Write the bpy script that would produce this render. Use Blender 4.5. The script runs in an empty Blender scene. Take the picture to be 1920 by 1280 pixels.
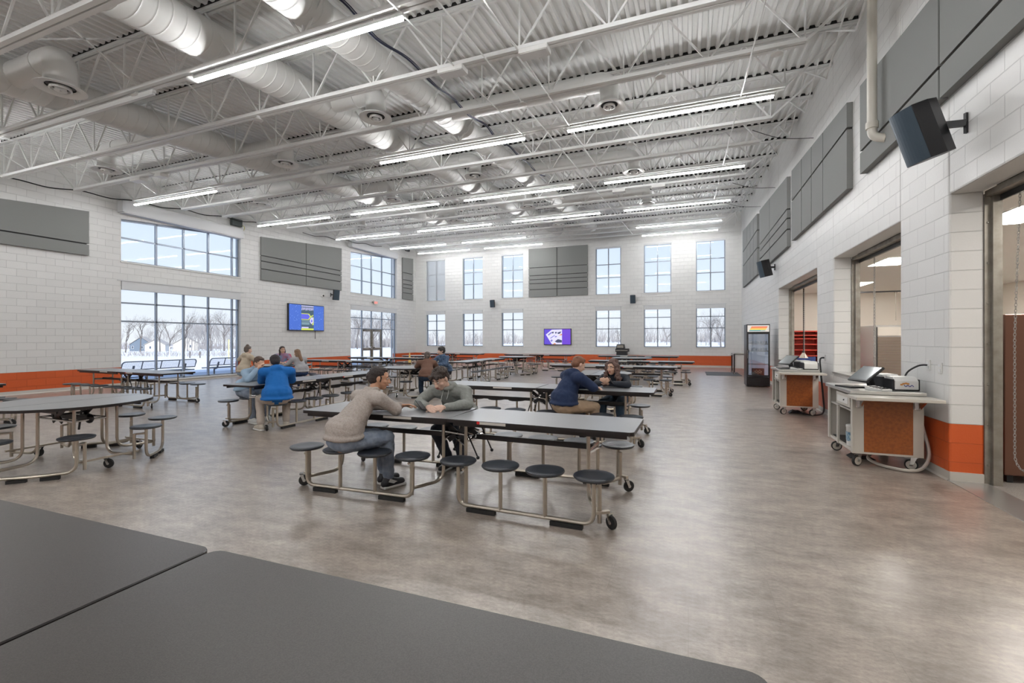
import bpy, bmesh, math, random
from math import sin, cos, pi, radians as rad, atan2, sqrt, hypot
from mathutils import Vector, Matrix

SC = bpy.context.scene
COL = SC.collection
random.seed(11)

# ------------------------------------------------------------------ camera
CAMH = 1.5156
YAW = -0.36973
cam_d = bpy.data.cameras.new('camera')
cam = bpy.data.objects.new('camera', cam_d)
COL.objects.link(cam)
cam.location = (0, 0, CAMH)
cam.matrix_world = Matrix.Translation((0, 0, CAMH)) @ Matrix.Rotation(-YAW, 4, 'Z') @ Matrix.Rotation(pi / 2, 4, 'X') @ Matrix.Rotation(-0.00102, 4, 'Z')
cam_d.sensor_width = 36.0
cam_d.lens = 36.0 * 851.65 / 1920.0
cam_d.shift_y = -4.65 / 1920.0
cam_d.clip_start = 0.05
cam_d.clip_end = 900
SC.camera = cam

# ------------------------------------------------------------------ view, world, sun
SC.view_settings.view_transform = 'Standard'
SC.view_settings.look = 'None'
SC.view_settings.exposure = 0.2
SC.view_settings.gamma = 1.0
SC.view_settings.use_curve_mapping = False
SC.cycles.use_denoising = True
SC.cycles.max_bounces = 9
SC.cycles.diffuse_bounces = 5
SC.cycles.glossy_bounces = 4
SC.cycles.transparent_max_bounces = 12
SC.cycles.sample_clamp_indirect = 6.0
SC.cycles.caustics_reflective = False
SC.cycles.caustics_refractive = False

world = bpy.data.worlds.new('sky')
SC.world = world
world.use_nodes = True
wn = world.node_tree.nodes
wl = world.node_tree.links
wn.clear()
w_out = wn.new('ShaderNodeOutputWorld')
w_bg = wn.new('ShaderNodeBackground')
w_tc = wn.new('ShaderNodeTexCoord')
w_sep = wn.new('ShaderNodeSeparateXYZ')
w_ramp = wn.new('ShaderNodeValToRGB')
wl.new(w_tc.outputs['Generated'], w_sep.inputs[0])
wl.new(w_sep.outputs['Z'], w_ramp.inputs[0])
w_ramp.color_ramp.elements[0].position = 0.0
w_ramp.color_ramp.elements[0].color = (0.66, 0.70, 0.75, 1)
w_ramp.color_ramp.elements[1].position = 0.75
w_ramp.color_ramp.elements[1].color = (0.26, 0.40, 0.70, 1)
e_ = w_ramp.color_ramp.elements.new(0.12)
e_.color = (0.58, 0.67, 0.78, 1)
e_ = w_ramp.color_ramp.elements.new(0.35)
e_.color = (0.44, 0.56, 0.76, 1)
wl.new(w_ramp.outputs[0], w_bg.inputs[0])
w_bg.inputs[1].default_value = 1.22
wl.new(w_bg.outputs[0], w_out.inputs[0])

sun_d = bpy.data.lights.new('sun', 'SUN')
sun_d.energy = 3.6
sun_d.angle = rad(3)
sun_d.color = (1.0, 0.95, 0.88)
sun = bpy.data.objects.new('sun', sun_d)
COL.objects.link(sun)
sun.rotation_euler = (rad(52), 0, rad(48))

LAMP = 62.0          # radiance of the strip lamps

# ------------------------------------------------------------------ building dimensions
W = 2.595            # right wall face
L = -17.169          # left wall face
D = 26.31            # far wall face
N = -8.0             # near wall face, behind the camera
TH = 0.29            # wall thickness
C = 0.2032           # one block course
def roofz(y): return 6.0 + 0.079 * y
def panz(y): return 4.757 + 0.0813 * y
def headz(y): return 4.70 + 0.080 * y

# ------------------------------------------------------------------ materials
def mat(name, color, rough=0.5, metal=0.0, spec=0.5, emit=None, estr=0.0, alpha=1.0, noise=None, bump=None, coat=0.0):
    m = bpy.data.materials.new(name)
    m.use_nodes = True
    nt = m.node_tree
    b = nt.nodes['Principled BSDF']
    b.inputs['Base Color'].default_value = (*color, 1)
    b.inputs['Roughness'].default_value = rough
    b.inputs['Metallic'].default_value = metal
    b.inputs['Specular IOR Level'].default_value = spec
    b.inputs['Alpha'].default_value = alpha
    b.inputs['Coat Weight'].default_value = coat
    if emit:
        b.inputs['Emission Color'].default_value = (*emit, 1)
        b.inputs['Emission Strength'].default_value = estr
    tc = nt.nodes.new('ShaderNodeTexCoord')
    if noise:        # (scale, color2, detail)
        n = nt.nodes.new('ShaderNodeTexNoise')
        n.inputs['Scale'].default_value = noise[0]
        n.inputs['Detail'].default_value = noise[2] if len(noise) > 2 else 4
        r = nt.nodes.new('ShaderNodeValToRGB')
        r.color_ramp.elements[0].position = 0.35
        r.color_ramp.elements[1].position = 0.65
        r.color_ramp.elements[0].color = (*color, 1)
        r.color_ramp.elements[1].color = (*noise[1], 1)
        nt.links.new(tc.outputs['Object'], n.inputs['Vector'])
        nt.links.new(n.outputs['Fac'], r.inputs[0])
        nt.links.new(r.outputs[0], b.inputs['Base Color'])
    if bump:         # (scale, distance)
        n = nt.nodes.new('ShaderNodeTexNoise')
        n.inputs['Scale'].default_value = bump[0]
        n.inputs['Detail'].default_value = 3
        bp = nt.nodes.new('ShaderNodeBump')
        bp.inputs['Distance'].default_value = bump[1]
        bp.inputs['Strength'].default_value = 1.0
        nt.links.new(tc.outputs['Object'], n.inputs['Vector'])
        nt.links.new(n.outputs['Fac'], bp.inputs['Height'])
        nt.links.new(bp.outputs[0], b.inputs['Normal'])
    return m

def block_mat(name, axis, joint=0.81, paint=(0.75, 0.748, 0.735)):
    """painted concrete block, an orange band painted on the three lowest courses"""
    m = bpy.data.materials.new(name)
    m.use_nodes = True
    nt = m.node_tree
    ln = nt.links.new
    b = nt.nodes['Principled BSDF']
    b.inputs['Roughness'].default_value = 0.42
    g = nt.nodes.new('ShaderNodeNewGeometry')
    s = nt.nodes.new('ShaderNodeSeparateXYZ')
    ln(g.outputs['Position'], s.inputs[0])
    c = nt.nodes.new('ShaderNodeCombineXYZ')
    ln(s.outputs['Y' if axis == 'y' else 'X'], c.inputs['X'])
    ln(s.outputs['Z'], c.inputs['Y'])
    br = nt.nodes.new('ShaderNodeTexBrick')
    br.offset = 0.5
    br.inputs['Scale'].default_value = 1.0
    br.inputs['Brick Width'].default_value = 0.4064
    br.inputs['Row Height'].default_value = 0.2032
    br.inputs['Mortar Size'].default_value = 0.0055
    br.inputs['Mortar Smooth'].default_value = 0.3
    br.inputs['Color1'].default_value = (1, 1, 1, 1)
    br.inputs['Color2'].default_value = (0.95, 0.95, 0.95, 1)
    br.inputs['Mortar'].default_value = (joint, joint, joint, 1)
    ln(c.outputs[0], br.inputs['Vector'])
    lt = nt.nodes.new('ShaderNodeMath')
    lt.operation = 'LESS_THAN'
    ln(s.outputs['Z'], lt.inputs[0])
    lt.inputs[1].default_value = 3 * C
    mx = nt.nodes.new('ShaderNodeMix')
    mx.data_type = 'RGBA'
    ln(lt.outputs[0], mx.inputs['Factor'])
    mx.inputs['A'].default_value = (*paint, 1)
    mx.inputs['B'].default_value = (0.62, 0.105, 0.022, 1)
    mu = nt.nodes.new('ShaderNodeMix')
    mu.data_type = 'RGBA'
    mu.blend_type = 'MULTIPLY'
    mu.inputs['Factor'].default_value = 1
    ln(mx.outputs['Result'], mu.inputs['A'])
    ln(br.outputs['Color'], mu.inputs['B'])
    ln(mu.outputs['Result'], b.inputs['Base Color'])
    n = nt.nodes.new('ShaderNodeTexNoise')
    n.inputs['Scale'].default_value = 55
    n.inputs['Detail'].default_value = 4
    ln(g.outputs['Position'], n.inputs['Vector'])
    ad = nt.nodes.new('ShaderNodeMath')
    ad.operation = 'MULTIPLY_ADD'
    ln(br.outputs['Fac'], ad.inputs[0])
    ad.inputs[1].default_value = -1.0
    nm = nt.nodes.new('ShaderNodeMath')
    nm.operation = 'MULTIPLY'
    ln(n.outputs['Fac'], nm.inputs[0])
    nm.inputs[1].default_value = 0.22
    ln(nm.outputs[0], ad.inputs[2])
    bp = nt.nodes.new('ShaderNodeBump')
    bp.inputs['Distance'].default_value = 0.009
    bp.inputs['Strength'].default_value = 0.9
    ln(ad.outputs[0], bp.inputs['Height'])
    ln(bp.outputs[0], b.inputs['Normal'])
    return m

def floor_mat():
    m = bpy.data.materials.new('mottled_vinyl_floor')
    m.use_nodes = True
    nt = m.node_tree
    ln = nt.links.new
    b = nt.nodes['Principled BSDF']
    g = nt.nodes.new('ShaderNodeNewGeometry')
    mp = nt.nodes.new('ShaderNodeMapping')
    mp.inputs['Scale'].default_value = (1.0, 1.8, 1.0)
    ln(g.outputs['Position'], mp.inputs['Vector'])
    n1 = nt.nodes.new('ShaderNodeTexNoise')
    n1.inputs['Scale'].default_value = 3.2
    n1.inputs['Detail'].default_value = 12
    n1.inputs['Roughness'].default_value = 0.72
    ln(mp.outputs[0], n1.inputs['Vector'])
    r1 = nt.nodes.new('ShaderNodeValToRGB')
    r1.color_ramp.elements[0].position = 0.36
    r1.color_ramp.elements[0].color = (0.225, 0.185, 0.155, 1)
    r1.color_ramp.elements[1].position = 0.62
    r1.color_ramp.elements[1].color = (0.42, 0.355, 0.305, 1)
    ln(n1.outputs['Fac'], r1.inputs[0])
    n2 = nt.nodes.new('ShaderNodeTexNoise')
    n2.inputs['Scale'].default_value = 26
    n2.inputs['Detail'].default_value = 8
    n2.inputs['Roughness'].default_value = 0.8
    ln(mp.outputs[0], n2.inputs['Vector'])
    r2 = nt.nodes.new('ShaderNodeValToRGB')
    r2.color_ramp.elements[0].position = 0.35
    r2.color_ramp.elements[0].color = (0.70, 0.70, 0.70, 1)
    r2.color_ramp.elements[1].position = 0.6
    r2.color_ramp.elements[1].color = (1.08, 1.08, 1.08, 1)
    ln(n2.outputs['Fac'], r2.inputs[0])
    mu = nt.nodes.new('ShaderNodeMix')
    mu.data_type = 'RGBA'
    mu.blend_type = 'MULTIPLY'
    mu.inputs['Factor'].default_value = 1
    ln(r1.outputs[0], mu.inputs['A'])
    ln(r2.outputs[0], mu.inputs['B'])
    br = nt.nodes.new('ShaderNodeTexBrick')
    br.offset = 0.5
    br.inputs['Scale'].default_value = 1.0
    br.inputs['Brick Width'].default_value = 0.92
    br.inputs['Row Height'].default_value = 0.46
    br.inputs['Mortar Size'].default_value = 0.0012
    br.inputs['Color1'].default_value = (1, 1, 1, 1)
    br.inputs['Color2'].default_value = (0.93, 0.93, 0.93, 1)
    br.inputs['Mortar'].default_value = (0.72, 0.72, 0.72, 1)
    ln(g.outputs['Position'], br.inputs['Vector'])
    m2 = nt.nodes.new('ShaderNodeMix')
    m2.data_type = 'RGBA'
    m2.blend_type = 'MULTIPLY'
    m2.inputs['Factor'].default_value = 1
    ln(mu.outputs['Result'], m2.inputs['A'])
    ln(br.outputs['Color'], m2.inputs['B'])
    ln(m2.outputs['Result'], b.inputs['Base Color'])
    b.inputs['Roughness'].default_value = 0.30
    b.inputs['Specular IOR Level'].default_value = 0.6
    b.inputs['Coat Weight'].default_value = 0.65
    b.inputs['Coat Roughness'].default_value = 0.27
    rr = nt.nodes.new('ShaderNodeMapRange')
    rr.inputs['To Min'].default_value = 0.30
    rr.inputs['To Max'].default_value = 0.46
    ln(n1.outputs['Fac'], rr.inputs[0])
    ln(rr.outputs[0], b.inputs['Roughness'])
    bp = nt.nodes.new('ShaderNodeBump')
    bp.inputs['Distance'].default_value = 0.0012
    bp.inputs['Strength'].default_value = 0.35
    ln(n2.outputs['Fac'], bp.inputs['Height'])
    ln(bp.outputs[0], b.inputs['Normal'])
    return m

def glass_mat(name='window_glass', refl=0.014, tint=(1, 1, 1)):
    m = bpy.data.materials.new(name)
    m.use_nodes = True
    nt = m.node_tree
    nt.nodes.clear()
    o = nt.nodes.new('ShaderNodeOutputMaterial')
    mx = nt.nodes.new('ShaderNodeMixShader')
    t = nt.nodes.new('ShaderNodeBsdfTransparent')
    t.inputs[0].default_value = (*tint, 1)
    g = nt.nodes.new('ShaderNodeBsdfGlossy')
    g.inputs['Roughness'].default_value = 0.03
    mx.inputs[0].default_value = refl
    nt.links.new(t.outputs[0], mx.inputs[1])
    nt.links.new(g.outputs[0], mx.inputs[2])
    nt.links.new(mx.outputs[0], o.inputs[0])
    return m

M = {}
M['block_y'] = block_mat('painted_block_side', 'y')
M['block_x'] = block_mat('painted_block_end', 'x', 0.93)
M['floor'] = floor_mat()
M['deck'] = mat('white_painted_deck', (0.76, 0.77, 0.76), 0.5)
M['steel_white'] = mat('white_painted_steel', (0.78, 0.79, 0.78), 0.42)
M['duct'] = mat('white_painted_duct', (0.76, 0.765, 0.75), 0.45)
M['gap_shade_and_cord'] = mat('black_gap_shade_and_cord', (0.012, 0.012, 0.012), 0.9)  # plain black: cords, and the painted shade in the deck ribs
M['black'] = mat('black_plastic', (0.012, 0.012, 0.014), 0.38)
M['cable'] = mat('dark_cable', (0.02, 0.025, 0.06), 0.5)
M['lens'] = mat('lamp_lens', (0.9, 0.9, 0.9), 0.5, emit=(0.985, 0.985, 0.985), estr=LAMP)
M['lens_off'] = mat('unlit_lens', (0.75, 0.76, 0.76), 0.4)
M['white'] = mat('white_plastic', (0.72, 0.72, 0.70), 0.4)
M['cove'] = mat('beige_vinyl_base', (0.56, 0.53, 0.48), 0.5)
M['panel'] = mat('grey_felt_panel', (0.235, 0.24, 0.235), 0.85, bump=(300, 0.0008))
M['alu'] = mat('window_aluminium', (0.30, 0.34, 0.40), 0.35, 0.5)
M['glass'] = glass_mat()
M['top'] = mat('grey_laminate_top', (0.225, 0.23, 0.24), 0.31, spec=0.6)
M['top_dark'] = mat('charcoal_laminate_top', (0.062, 0.054, 0.050), 0.38, noise=(260, (0.040, 0.035, 0.032), 3), bump=(500, 0.0003))
M['edge'] = mat('black_table_edge', (0.014, 0.011, 0.011), 0.35)
M['seat'] = mat('black_stool_plastic', (0.020, 0.024, 0.032), 0.34, bump=(220, 0.0008), spec=0.65)
M['tube'] = mat('champagne_steel_tube', (0.50, 0.45, 0.38), 0.28, 0.85)
M['chrome'] = mat('chrome_bar', (0.68, 0.68, 0.68), 0.14, 1.0)
M['rubber'] = mat('black_rubber', (0.015, 0.015, 0.015), 0.7)
M['sticker'] = mat('white_label_paper', (0.62, 0.58, 0.53), 0.6)
M['red'] = mat('red_print', (0.62, 0.02, 0.02), 0.5)
M['stainless'] = mat('stainless_steel', (0.62, 0.62, 0.61), 0.28, 0.8, bump=(40, 0.0004))
M['wood'] = mat('red_brown_laminate', (0.31, 0.088, 0.018), 0.36, noise=(30, (0.22, 0.060, 0.014), 10))
M['cart'] = mat('warm_grey_enamel', (0.52, 0.49, 0.44), 0.35)
M['galv'] = mat('galvanised_track', (0.26, 0.24, 0.21), 0.45, 0.7, noise=(8, (0.36, 0.34, 0.30)))
M['kwall'] = mat('kitchen_wall', (0.78, 0.74, 0.68), 0.35)
M['kceil'] = mat('kitchen_ceiling', (0.72, 0.70, 0.66), 0.6)
M['kfloor'] = mat('speckled_kitchen_floor', (0.40, 0.37, 0.34), 0.5, noise=(180, (0.22, 0.20, 0.18), 2))
M['snow'] = mat('snow', (0.82, 0.84, 0.88), 0.9, noise=(0.2, (0.78, 0.80, 0.84)))
M['asphalt'] = mat('grey_paving', (0.42, 0.46, 0.52), 0.8)
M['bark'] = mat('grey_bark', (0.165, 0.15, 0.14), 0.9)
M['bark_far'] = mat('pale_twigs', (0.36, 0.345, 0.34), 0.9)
M['pvc'] = mat('cream_drain_pipe', (0.66, 0.63, 0.56), 0.35)
M['shade'] = mat('white_roller_shade', (0.66, 0.67, 0.68), 0.6)
M['shade_down'] = mat('grey_shade_fabric', (0.50, 0.51, 0.52), 0.9, alpha=0.5)
M['lightpanel'] = mat('lit_ceiling_panel', (0.9, 0.9, 0.9), 0.5, emit=(1, 0.95, 0.88), estr=32.0)

# ------------------------------------------------------------------ mesh helpers
class MB:
    """collects shapes, then links them as one mesh object"""
    def __init__(self):
        self.v = []
        self.f = []
        self.mi = []
        self.cur = 0
    def add(self, vs, fs):
        o = len(self.v)
        self.v += [tuple(p) for p in vs]
        self.f += [tuple(i + o for i in f) for f in fs]
        self.mi += [self.cur] * len(fs)
        return self
    def box(self, x0, x1, y0, y1, z0, z1):
        vs = [(x, y, z) for z in (z0, z1) for y in (y0, y1) for x in (x0, x1)]
        return self.add(vs, [(0, 2, 3, 1), (4, 5, 7, 6), (0, 1, 5, 4), (2, 6, 7, 3), (0, 4, 6, 2), (1, 3, 7, 5)])
    def obox(self, c, size, m=None):
        m = m or Matrix.Identity(3)
        sx, sy, sz = (s / 2 for s in size)
        vs = [Vector(c) + m @ Vector((x, y, z)) for z in (-sz, sz) for y in (-sy, sy) for x in (-sx, sx)]
        return self.add(vs, [(0, 2, 3, 1), (4, 5, 7, 6), (0, 1, 5, 4), (2, 6, 7, 3), (0, 4, 6, 2), (1, 3, 7, 5)])
    def bar(self, a, b, w, h=None, up=(0, 0, 1)):
        a, b = Vector(a), Vector(b)
        d = (b - a)
        ln = d.length
        d.normalize()
        u = Vector(up)
        if abs(d.dot(u)) > 0.98:
            u = Vector((0, 1, 0))
        s = d.cross(u).normalized()
        u = s.cross(d)
        m = Matrix((d, s, u)).transposed()
        return self.obox((a + b) / 2, (ln, w, h or w), m)
    def tube(self, pts, r, n=8, closed=False, r2=None):
        P = [Vector(p) for p in pts]
        k = len(P)
        rs = [r if r2 is None else r + (r2 - r) * i / (k - 1) for i in range(k)]
        if callable(r):
            rs = [r(i / (k - 1)) for i in range(k)]
        vs = []
        T = []
        for i in range(k):
            a = P[i - 1] if (i or closed) else P[i]
            b = P[(i + 1) % k] if (i < k - 1 or closed) else P[i]
            t = (b - a)
            T.append(t.normalized() if t.length > 1e-9 else Vector((0, 0, 1)))
        u = Vector((0, 0, 1)) if abs(T[0].z) < 0.9 else Vector((1, 0, 0))
        u = (u - T[0] * u.dot(T[0])).normalized()
        for i in range(k):
            u = (u - T[i] * u.dot(T[i]))
            u = u.normalized() if u.length > 1e-6 else T[i].orthogonal().normalized()
            w = T[i].cross(u)
            for j in range(n):
                a = 2 * pi * j / n
                vs.append(P[i] + (u * cos(a) + w * sin(a)) * rs[i])
        fs = []
        for i in range(k - 1 if not closed else k):
            for j in range(n):
                a, b = i * n + j, i * n + (j + 1) % n
                c, d = ((i + 1) % k) * n + (j + 1) % n, ((i + 1) % k) * n + j
                fs.append((a, b, c, d))
        if not closed:
            fs.append(tuple(range(n - 1, -1, -1)))
            fs.append(tuple(range((k - 1) * n, k * n)))
        return self.add(vs, fs)
    def lathe(self, prof, n=24, c=(0, 0, 0), m=None, cap=True):
        """prof: list of (radius, height) about the local z axis"""
        m = m or Matrix.Identity(3)
        vs = []
        for r, z in prof:
            for j in range(n):
                a = 2 * pi * j / n
                vs.append(Vector(c) + m @ Vector((r * cos(a), r * sin(a), z)))
        fs = []
        for i in range(len(prof) - 1):
            for j in range(n):
                fs.append((i * n + j, i * n + (j + 1) % n, (i + 1) * n + (j + 1) % n, (i + 1) * n + j))
        if cap:
            fs.append(tuple(range(n - 1, -1, -1)))
            fs.append(tuple(range((len(prof) - 1) * n, len(prof) * n)))
        return self.add(vs, fs)
    def prism(self, poly, d0, d1, axis='z'):
        """poly: 2-D outline, extruded from d0 to d1 along axis (x: poly is y,z; y: x,z; z: x,y)"""
        k = len(poly)
        def P(p, d):
            return {'x': (d, p[0], p[1]), 'y': (p[0], d, p[1]), 'z': (p[0], p[1], d)}[axis]
        vs = [P(p, d0) for p in poly] + [P(p, d1) for p in poly]
        fs = [tuple(range(k)), tuple(range(2 * k - 1, k - 1, -1))]
        fs += [(i, i + k, (i + 1) % k + k, (i + 1) % k) for i in range(k)]
        return self.add(vs, fs)
    def ball(self, c, r, n=10):
        rr = r if hasattr(r, '__len__') else (r, r, r)
        vs, fs = [], []
        k = n // 2 + 1
        for i in range(k):
            th = pi * (i + 0.02) / (k - 1 + 0.04)
            for j in range(n):
                a = 2 * pi * j / n
                vs.append((c[0] + rr[0] * sin(th) * cos(a), c[1] + rr[1] * sin(th) * sin(a), c[2] + rr[2] * cos(th)))
        for i in range(k - 1):
            for j in range(n):
                fs.append((i * n + j, (i + 1) * n + j, (i + 1) * n + (j + 1) % n, i * n + (j + 1) % n))
        fs.append(tuple(range(n)))
        fs.append(tuple(range(k * n - 1, (k - 1) * n - 1, -1)))
        return self.add(vs, fs)
    def build(self, name, m, parent=None, smooth=False, bevel=0, fixn=True):
        me = bpy.data.meshes.new(name)
        me.from_pydata(self.v, [], self.f)
        ms = m if isinstance(m, (list, tuple)) else [m]
        for q in ms:
            me.materials.append(M[q] if isinstance(q, str) else q)
        if len(ms) > 1:
            me.polygons.foreach_set('material_index', self.mi)
        if fixn:
            bm = bmesh.new()
            bm.from_mesh(me)
            bmesh.ops.recalc_face_normals(bm, faces=bm.faces)
            bm.to_mesh(me)
            bm.free()
        if smooth:
            me.polygons.foreach_set('use_smooth', [True] * len(me.polygons))
            me.update()
            try:
                me.set_sharp_from_angle(angle=rad(40))
            except Exception:
                pass
        o = bpy.data.objects.new(name, me)
        COL.objects.link(o)
        if parent:
            o.parent = parent
        if bevel:
            b = o.modifiers.new('bevel', 'BEVEL')
            b.width = bevel
            b.segments = 2
            b.limit_method = 'ANGLE'
        return o

def fillet(pts, r, n=5):
    """round the inner corners of a polyline"""
    P = [Vector(p) for p in pts]
    out = [P[0]]
    for i in range(1, len(P) - 1):
        a, b, c = P[i - 1], P[i], P[i + 1]
        u, v = (a - b), (c - b)
        k = min(r, u.length * 0.49, v.length * 0.49)
        u.normalize()
        v.normalize()
        s, e = b + u * k, b + v * k
        for j in range(n + 1):
            t = j / n
            out.append((s * (1 - t) + b * t) * (1 - t) + (b * (1 - t) + e * t) * t)
    out.append(P[-1])
    return out

def empty(name, loc=(0, 0, 0), rz=0.0):
    o = bpy.data.objects.new(name, None)
    o.empty_display_size = 0.2
    COL.objects.link(o)
    o.location = loc
    o.rotation_euler = (0, 0, rz)
    return o

def tag(o, label=None, cat=None, group=None, kind=None):
    if label:
        o['label'] = label
    if cat:
        o['category'] = cat
    if group:
        o['group'] = group
    if kind:
        o['kind'] = kind
    return o

def struct(o):
    o['kind'] = 'structure'
    return o

def copy_tree(o, parent=None):
    c = o.copy()
    COL.objects.link(c)
    c.parent = parent
    for ch in list(o.children):
        copy_tree(ch, c)
    return c

ORD = ['nearest', 'second', 'third', 'fourth', 'fifth', 'sixth', 'seventh', 'eighth', 'ninth', 'tenth', 'eleventh', 'twelfth', 'thirteenth', 'fourteenth', 'fifteenth', 'sixteenth', 'seventeenth', 'eighteenth', 'nineteenth', 'twentieth']
# ================================================================== SETTING
def wall_cells(mb, u0, u1, z0, z1, holes, put):
    """a wall rectangle minus rectangular holes, as boxes"""
    us = sorted({u0, u1, *[h[0] for h in holes], *[h[1] for h in holes]})
    zs = sorted({z0, z1, *[h[2] for h in holes], *[h[3] for h in holes]})
    us = [u for u in us if u0 <= u <= u1]
    zs = [z for z in zs if z0 <= z <= z1]
    for a, b in zip(us, us[1:]):
        run = None
        for c, d in zip(zs, zs[1:]):
            mu, mz = (a + b) / 2, (c + d) / 2
            if any(h[0] < mu < h[1] and h[2] < mz < h[3] for h in holes):
                if run:
                    put(mb, a, b, run[0], run[1])
                run = None
            else:
                run = (run[0], d) if run else (c, d)
        if run:
            put(mb, a, b, run[0], run[1])

TOPZ = 8.45
# left wall -------------------------------------------------------------
AY0, AY1, BY0, BY1 = 9.17, 13.39, 19.94, 24.13
lh = [(AY0, AY1, 0.10, 3.44), (AY0, AY1, 4.05, headz(AY1)), (BY0, BY1, 0.0, 3.42), (BY0, BY1, 4.05, headz(BY1))]
mb = MB()
wall_cells(mb, N - TH, D + TH, 0, TOPZ, lh, lambda m, a, b, c, d: m.box(L - TH, L, a, b, c, d))
for a, b in ((AY0, AY1), (BY0, BY1)):
    mb.prism([(a, headz(a)), (b, headz(b)), (a, headz(b))], L - TH, L, 'x')
struct(mb.build('wall_left', 'block_y'))
# right wall ------------------------------------------------------------
SILL = 0.86
OP = [(11.51, 15.99, SILL, 15 * C), (7.39, 10.32, SILL, 15 * C), (2.3, 6.2, 0, 15 * C)]
mb = MB()
wall_cells(mb, N - TH, D + TH, 0, TOPZ, OP, lambda m, a, b, c, d: m.box(W, W + TH, a, b, c, d))
struct(mb.build('wall_right', 'block_y', bevel=0.02))
# far wall --------------------------------------------------------------
BX = [(-16.36, -14.92), (-13.63, -12.20), (-10.90, -9.46), (-5.00, -3.55), (-2.30, -0.85), (0.40, 1.84)]
LB, LT, UB, UT = 1.047, 3.383, 4.058, 6.816
mb = MB()
hs = []
for a, b in BX:
    hs += [(a, b, LB, LT), (a, b, UB, UT)]
wall_cells(mb, L, W, 0, TOPZ, hs, lambda m, a, b, c, d: m.box(a, b, D, D + TH, c, d))
struct(mb.build('wall_far', 'block_x'))
mb = MB()
mb.box(L, W, N - TH, N, 0, TOPZ)
struct(mb.build('wall_near', 'block_x'))
# floor -----------------------------------------------------------------
mb = MB()
mb.box(L - TH, W + TH + 0.02, N - TH, D + TH, -0.12, 0)
struct(mb.build('floor', 'floor'))
# roof deck as ceiling: corrugated sheet running with the slope -----------
mb = MB()
prof = []
x = L - 0.3
while x < W + 0.3:
    prof += [(x, 0.0), (x + 0.050, 0.0), (x + 0.066, 0.045), (x + 0.136, 0.045)]
    x += 0.152
ys = [N - 0.3, D + 0.3]
vs = []
for y in ys:
    vs += [(p[0], y, roofz(y) + p[1]) for p in prof]
k = len(prof)
mb.add(vs, [(i, i + 1, i + 1 + k, i + k) for i in range(k - 1)])
vs = []
for y in ys:
    vs += [(L - 0.3, y, roofz(y) + 0.12), (W + 0.3, y, roofz(y) + 0.12)]
mb.add(vs, [(0, 1, 3, 2)])
struct(mb.build('ceiling', 'deck', fixn=False))
# baseboards --------------------------------------------------------------
CZ = 0.10
def base(name, segs, wall):
    mb = MB()
    for a, b in segs:
        if wall == 'L':
            mb.prism([(0, 0), (0.022, 0), (0.006, 0.02), (0.004, CZ), (0, CZ)], a, b, 'y')
            for i in range(len(mb.v) - 10, len(mb.v)):
                v = mb.v[i]; mb.v[i] = (L + v[0], v[1], v[2])
        elif wall == 'R':
            mb.prism([(0, 0), (-0.022, 0), (-0.006, 0.02), (-0.004, CZ), (0, CZ)], a, b, 'y')
            for i in range(len(mb.v) - 10, len(mb.v)):
                v = mb.v[i]; mb.v[i] = (W + v[0], v[1], v[2])
        else:
            mb.prism([(0, 0), (-0.022, 0), (-0.006, 0.02), (-0.004, CZ), (0, CZ)], a, b, 'x')
            for i in range(len(mb.v) - 10, len(mb.v)):
                v = mb.v[i]; mb.v[i] = (v[0], D + v[1], v[2])
    struct(mb.build(name, 'cove'))
base('baseboard_left', [(N, BY0), (BY1, D - 0.03)], 'L')
base('baseboard_right', [(N, 2.3), (6.2, D - 0.03)], 'R')
base('baseboard_far', [(L + 0.03, W - 0.03)], 'F')
mb = MB()
mb.box(W, W + 0.28, 6.185, 6.2, 0, CZ)
struct(mb.build('baseboard_doorway', 'cove'))

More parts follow.
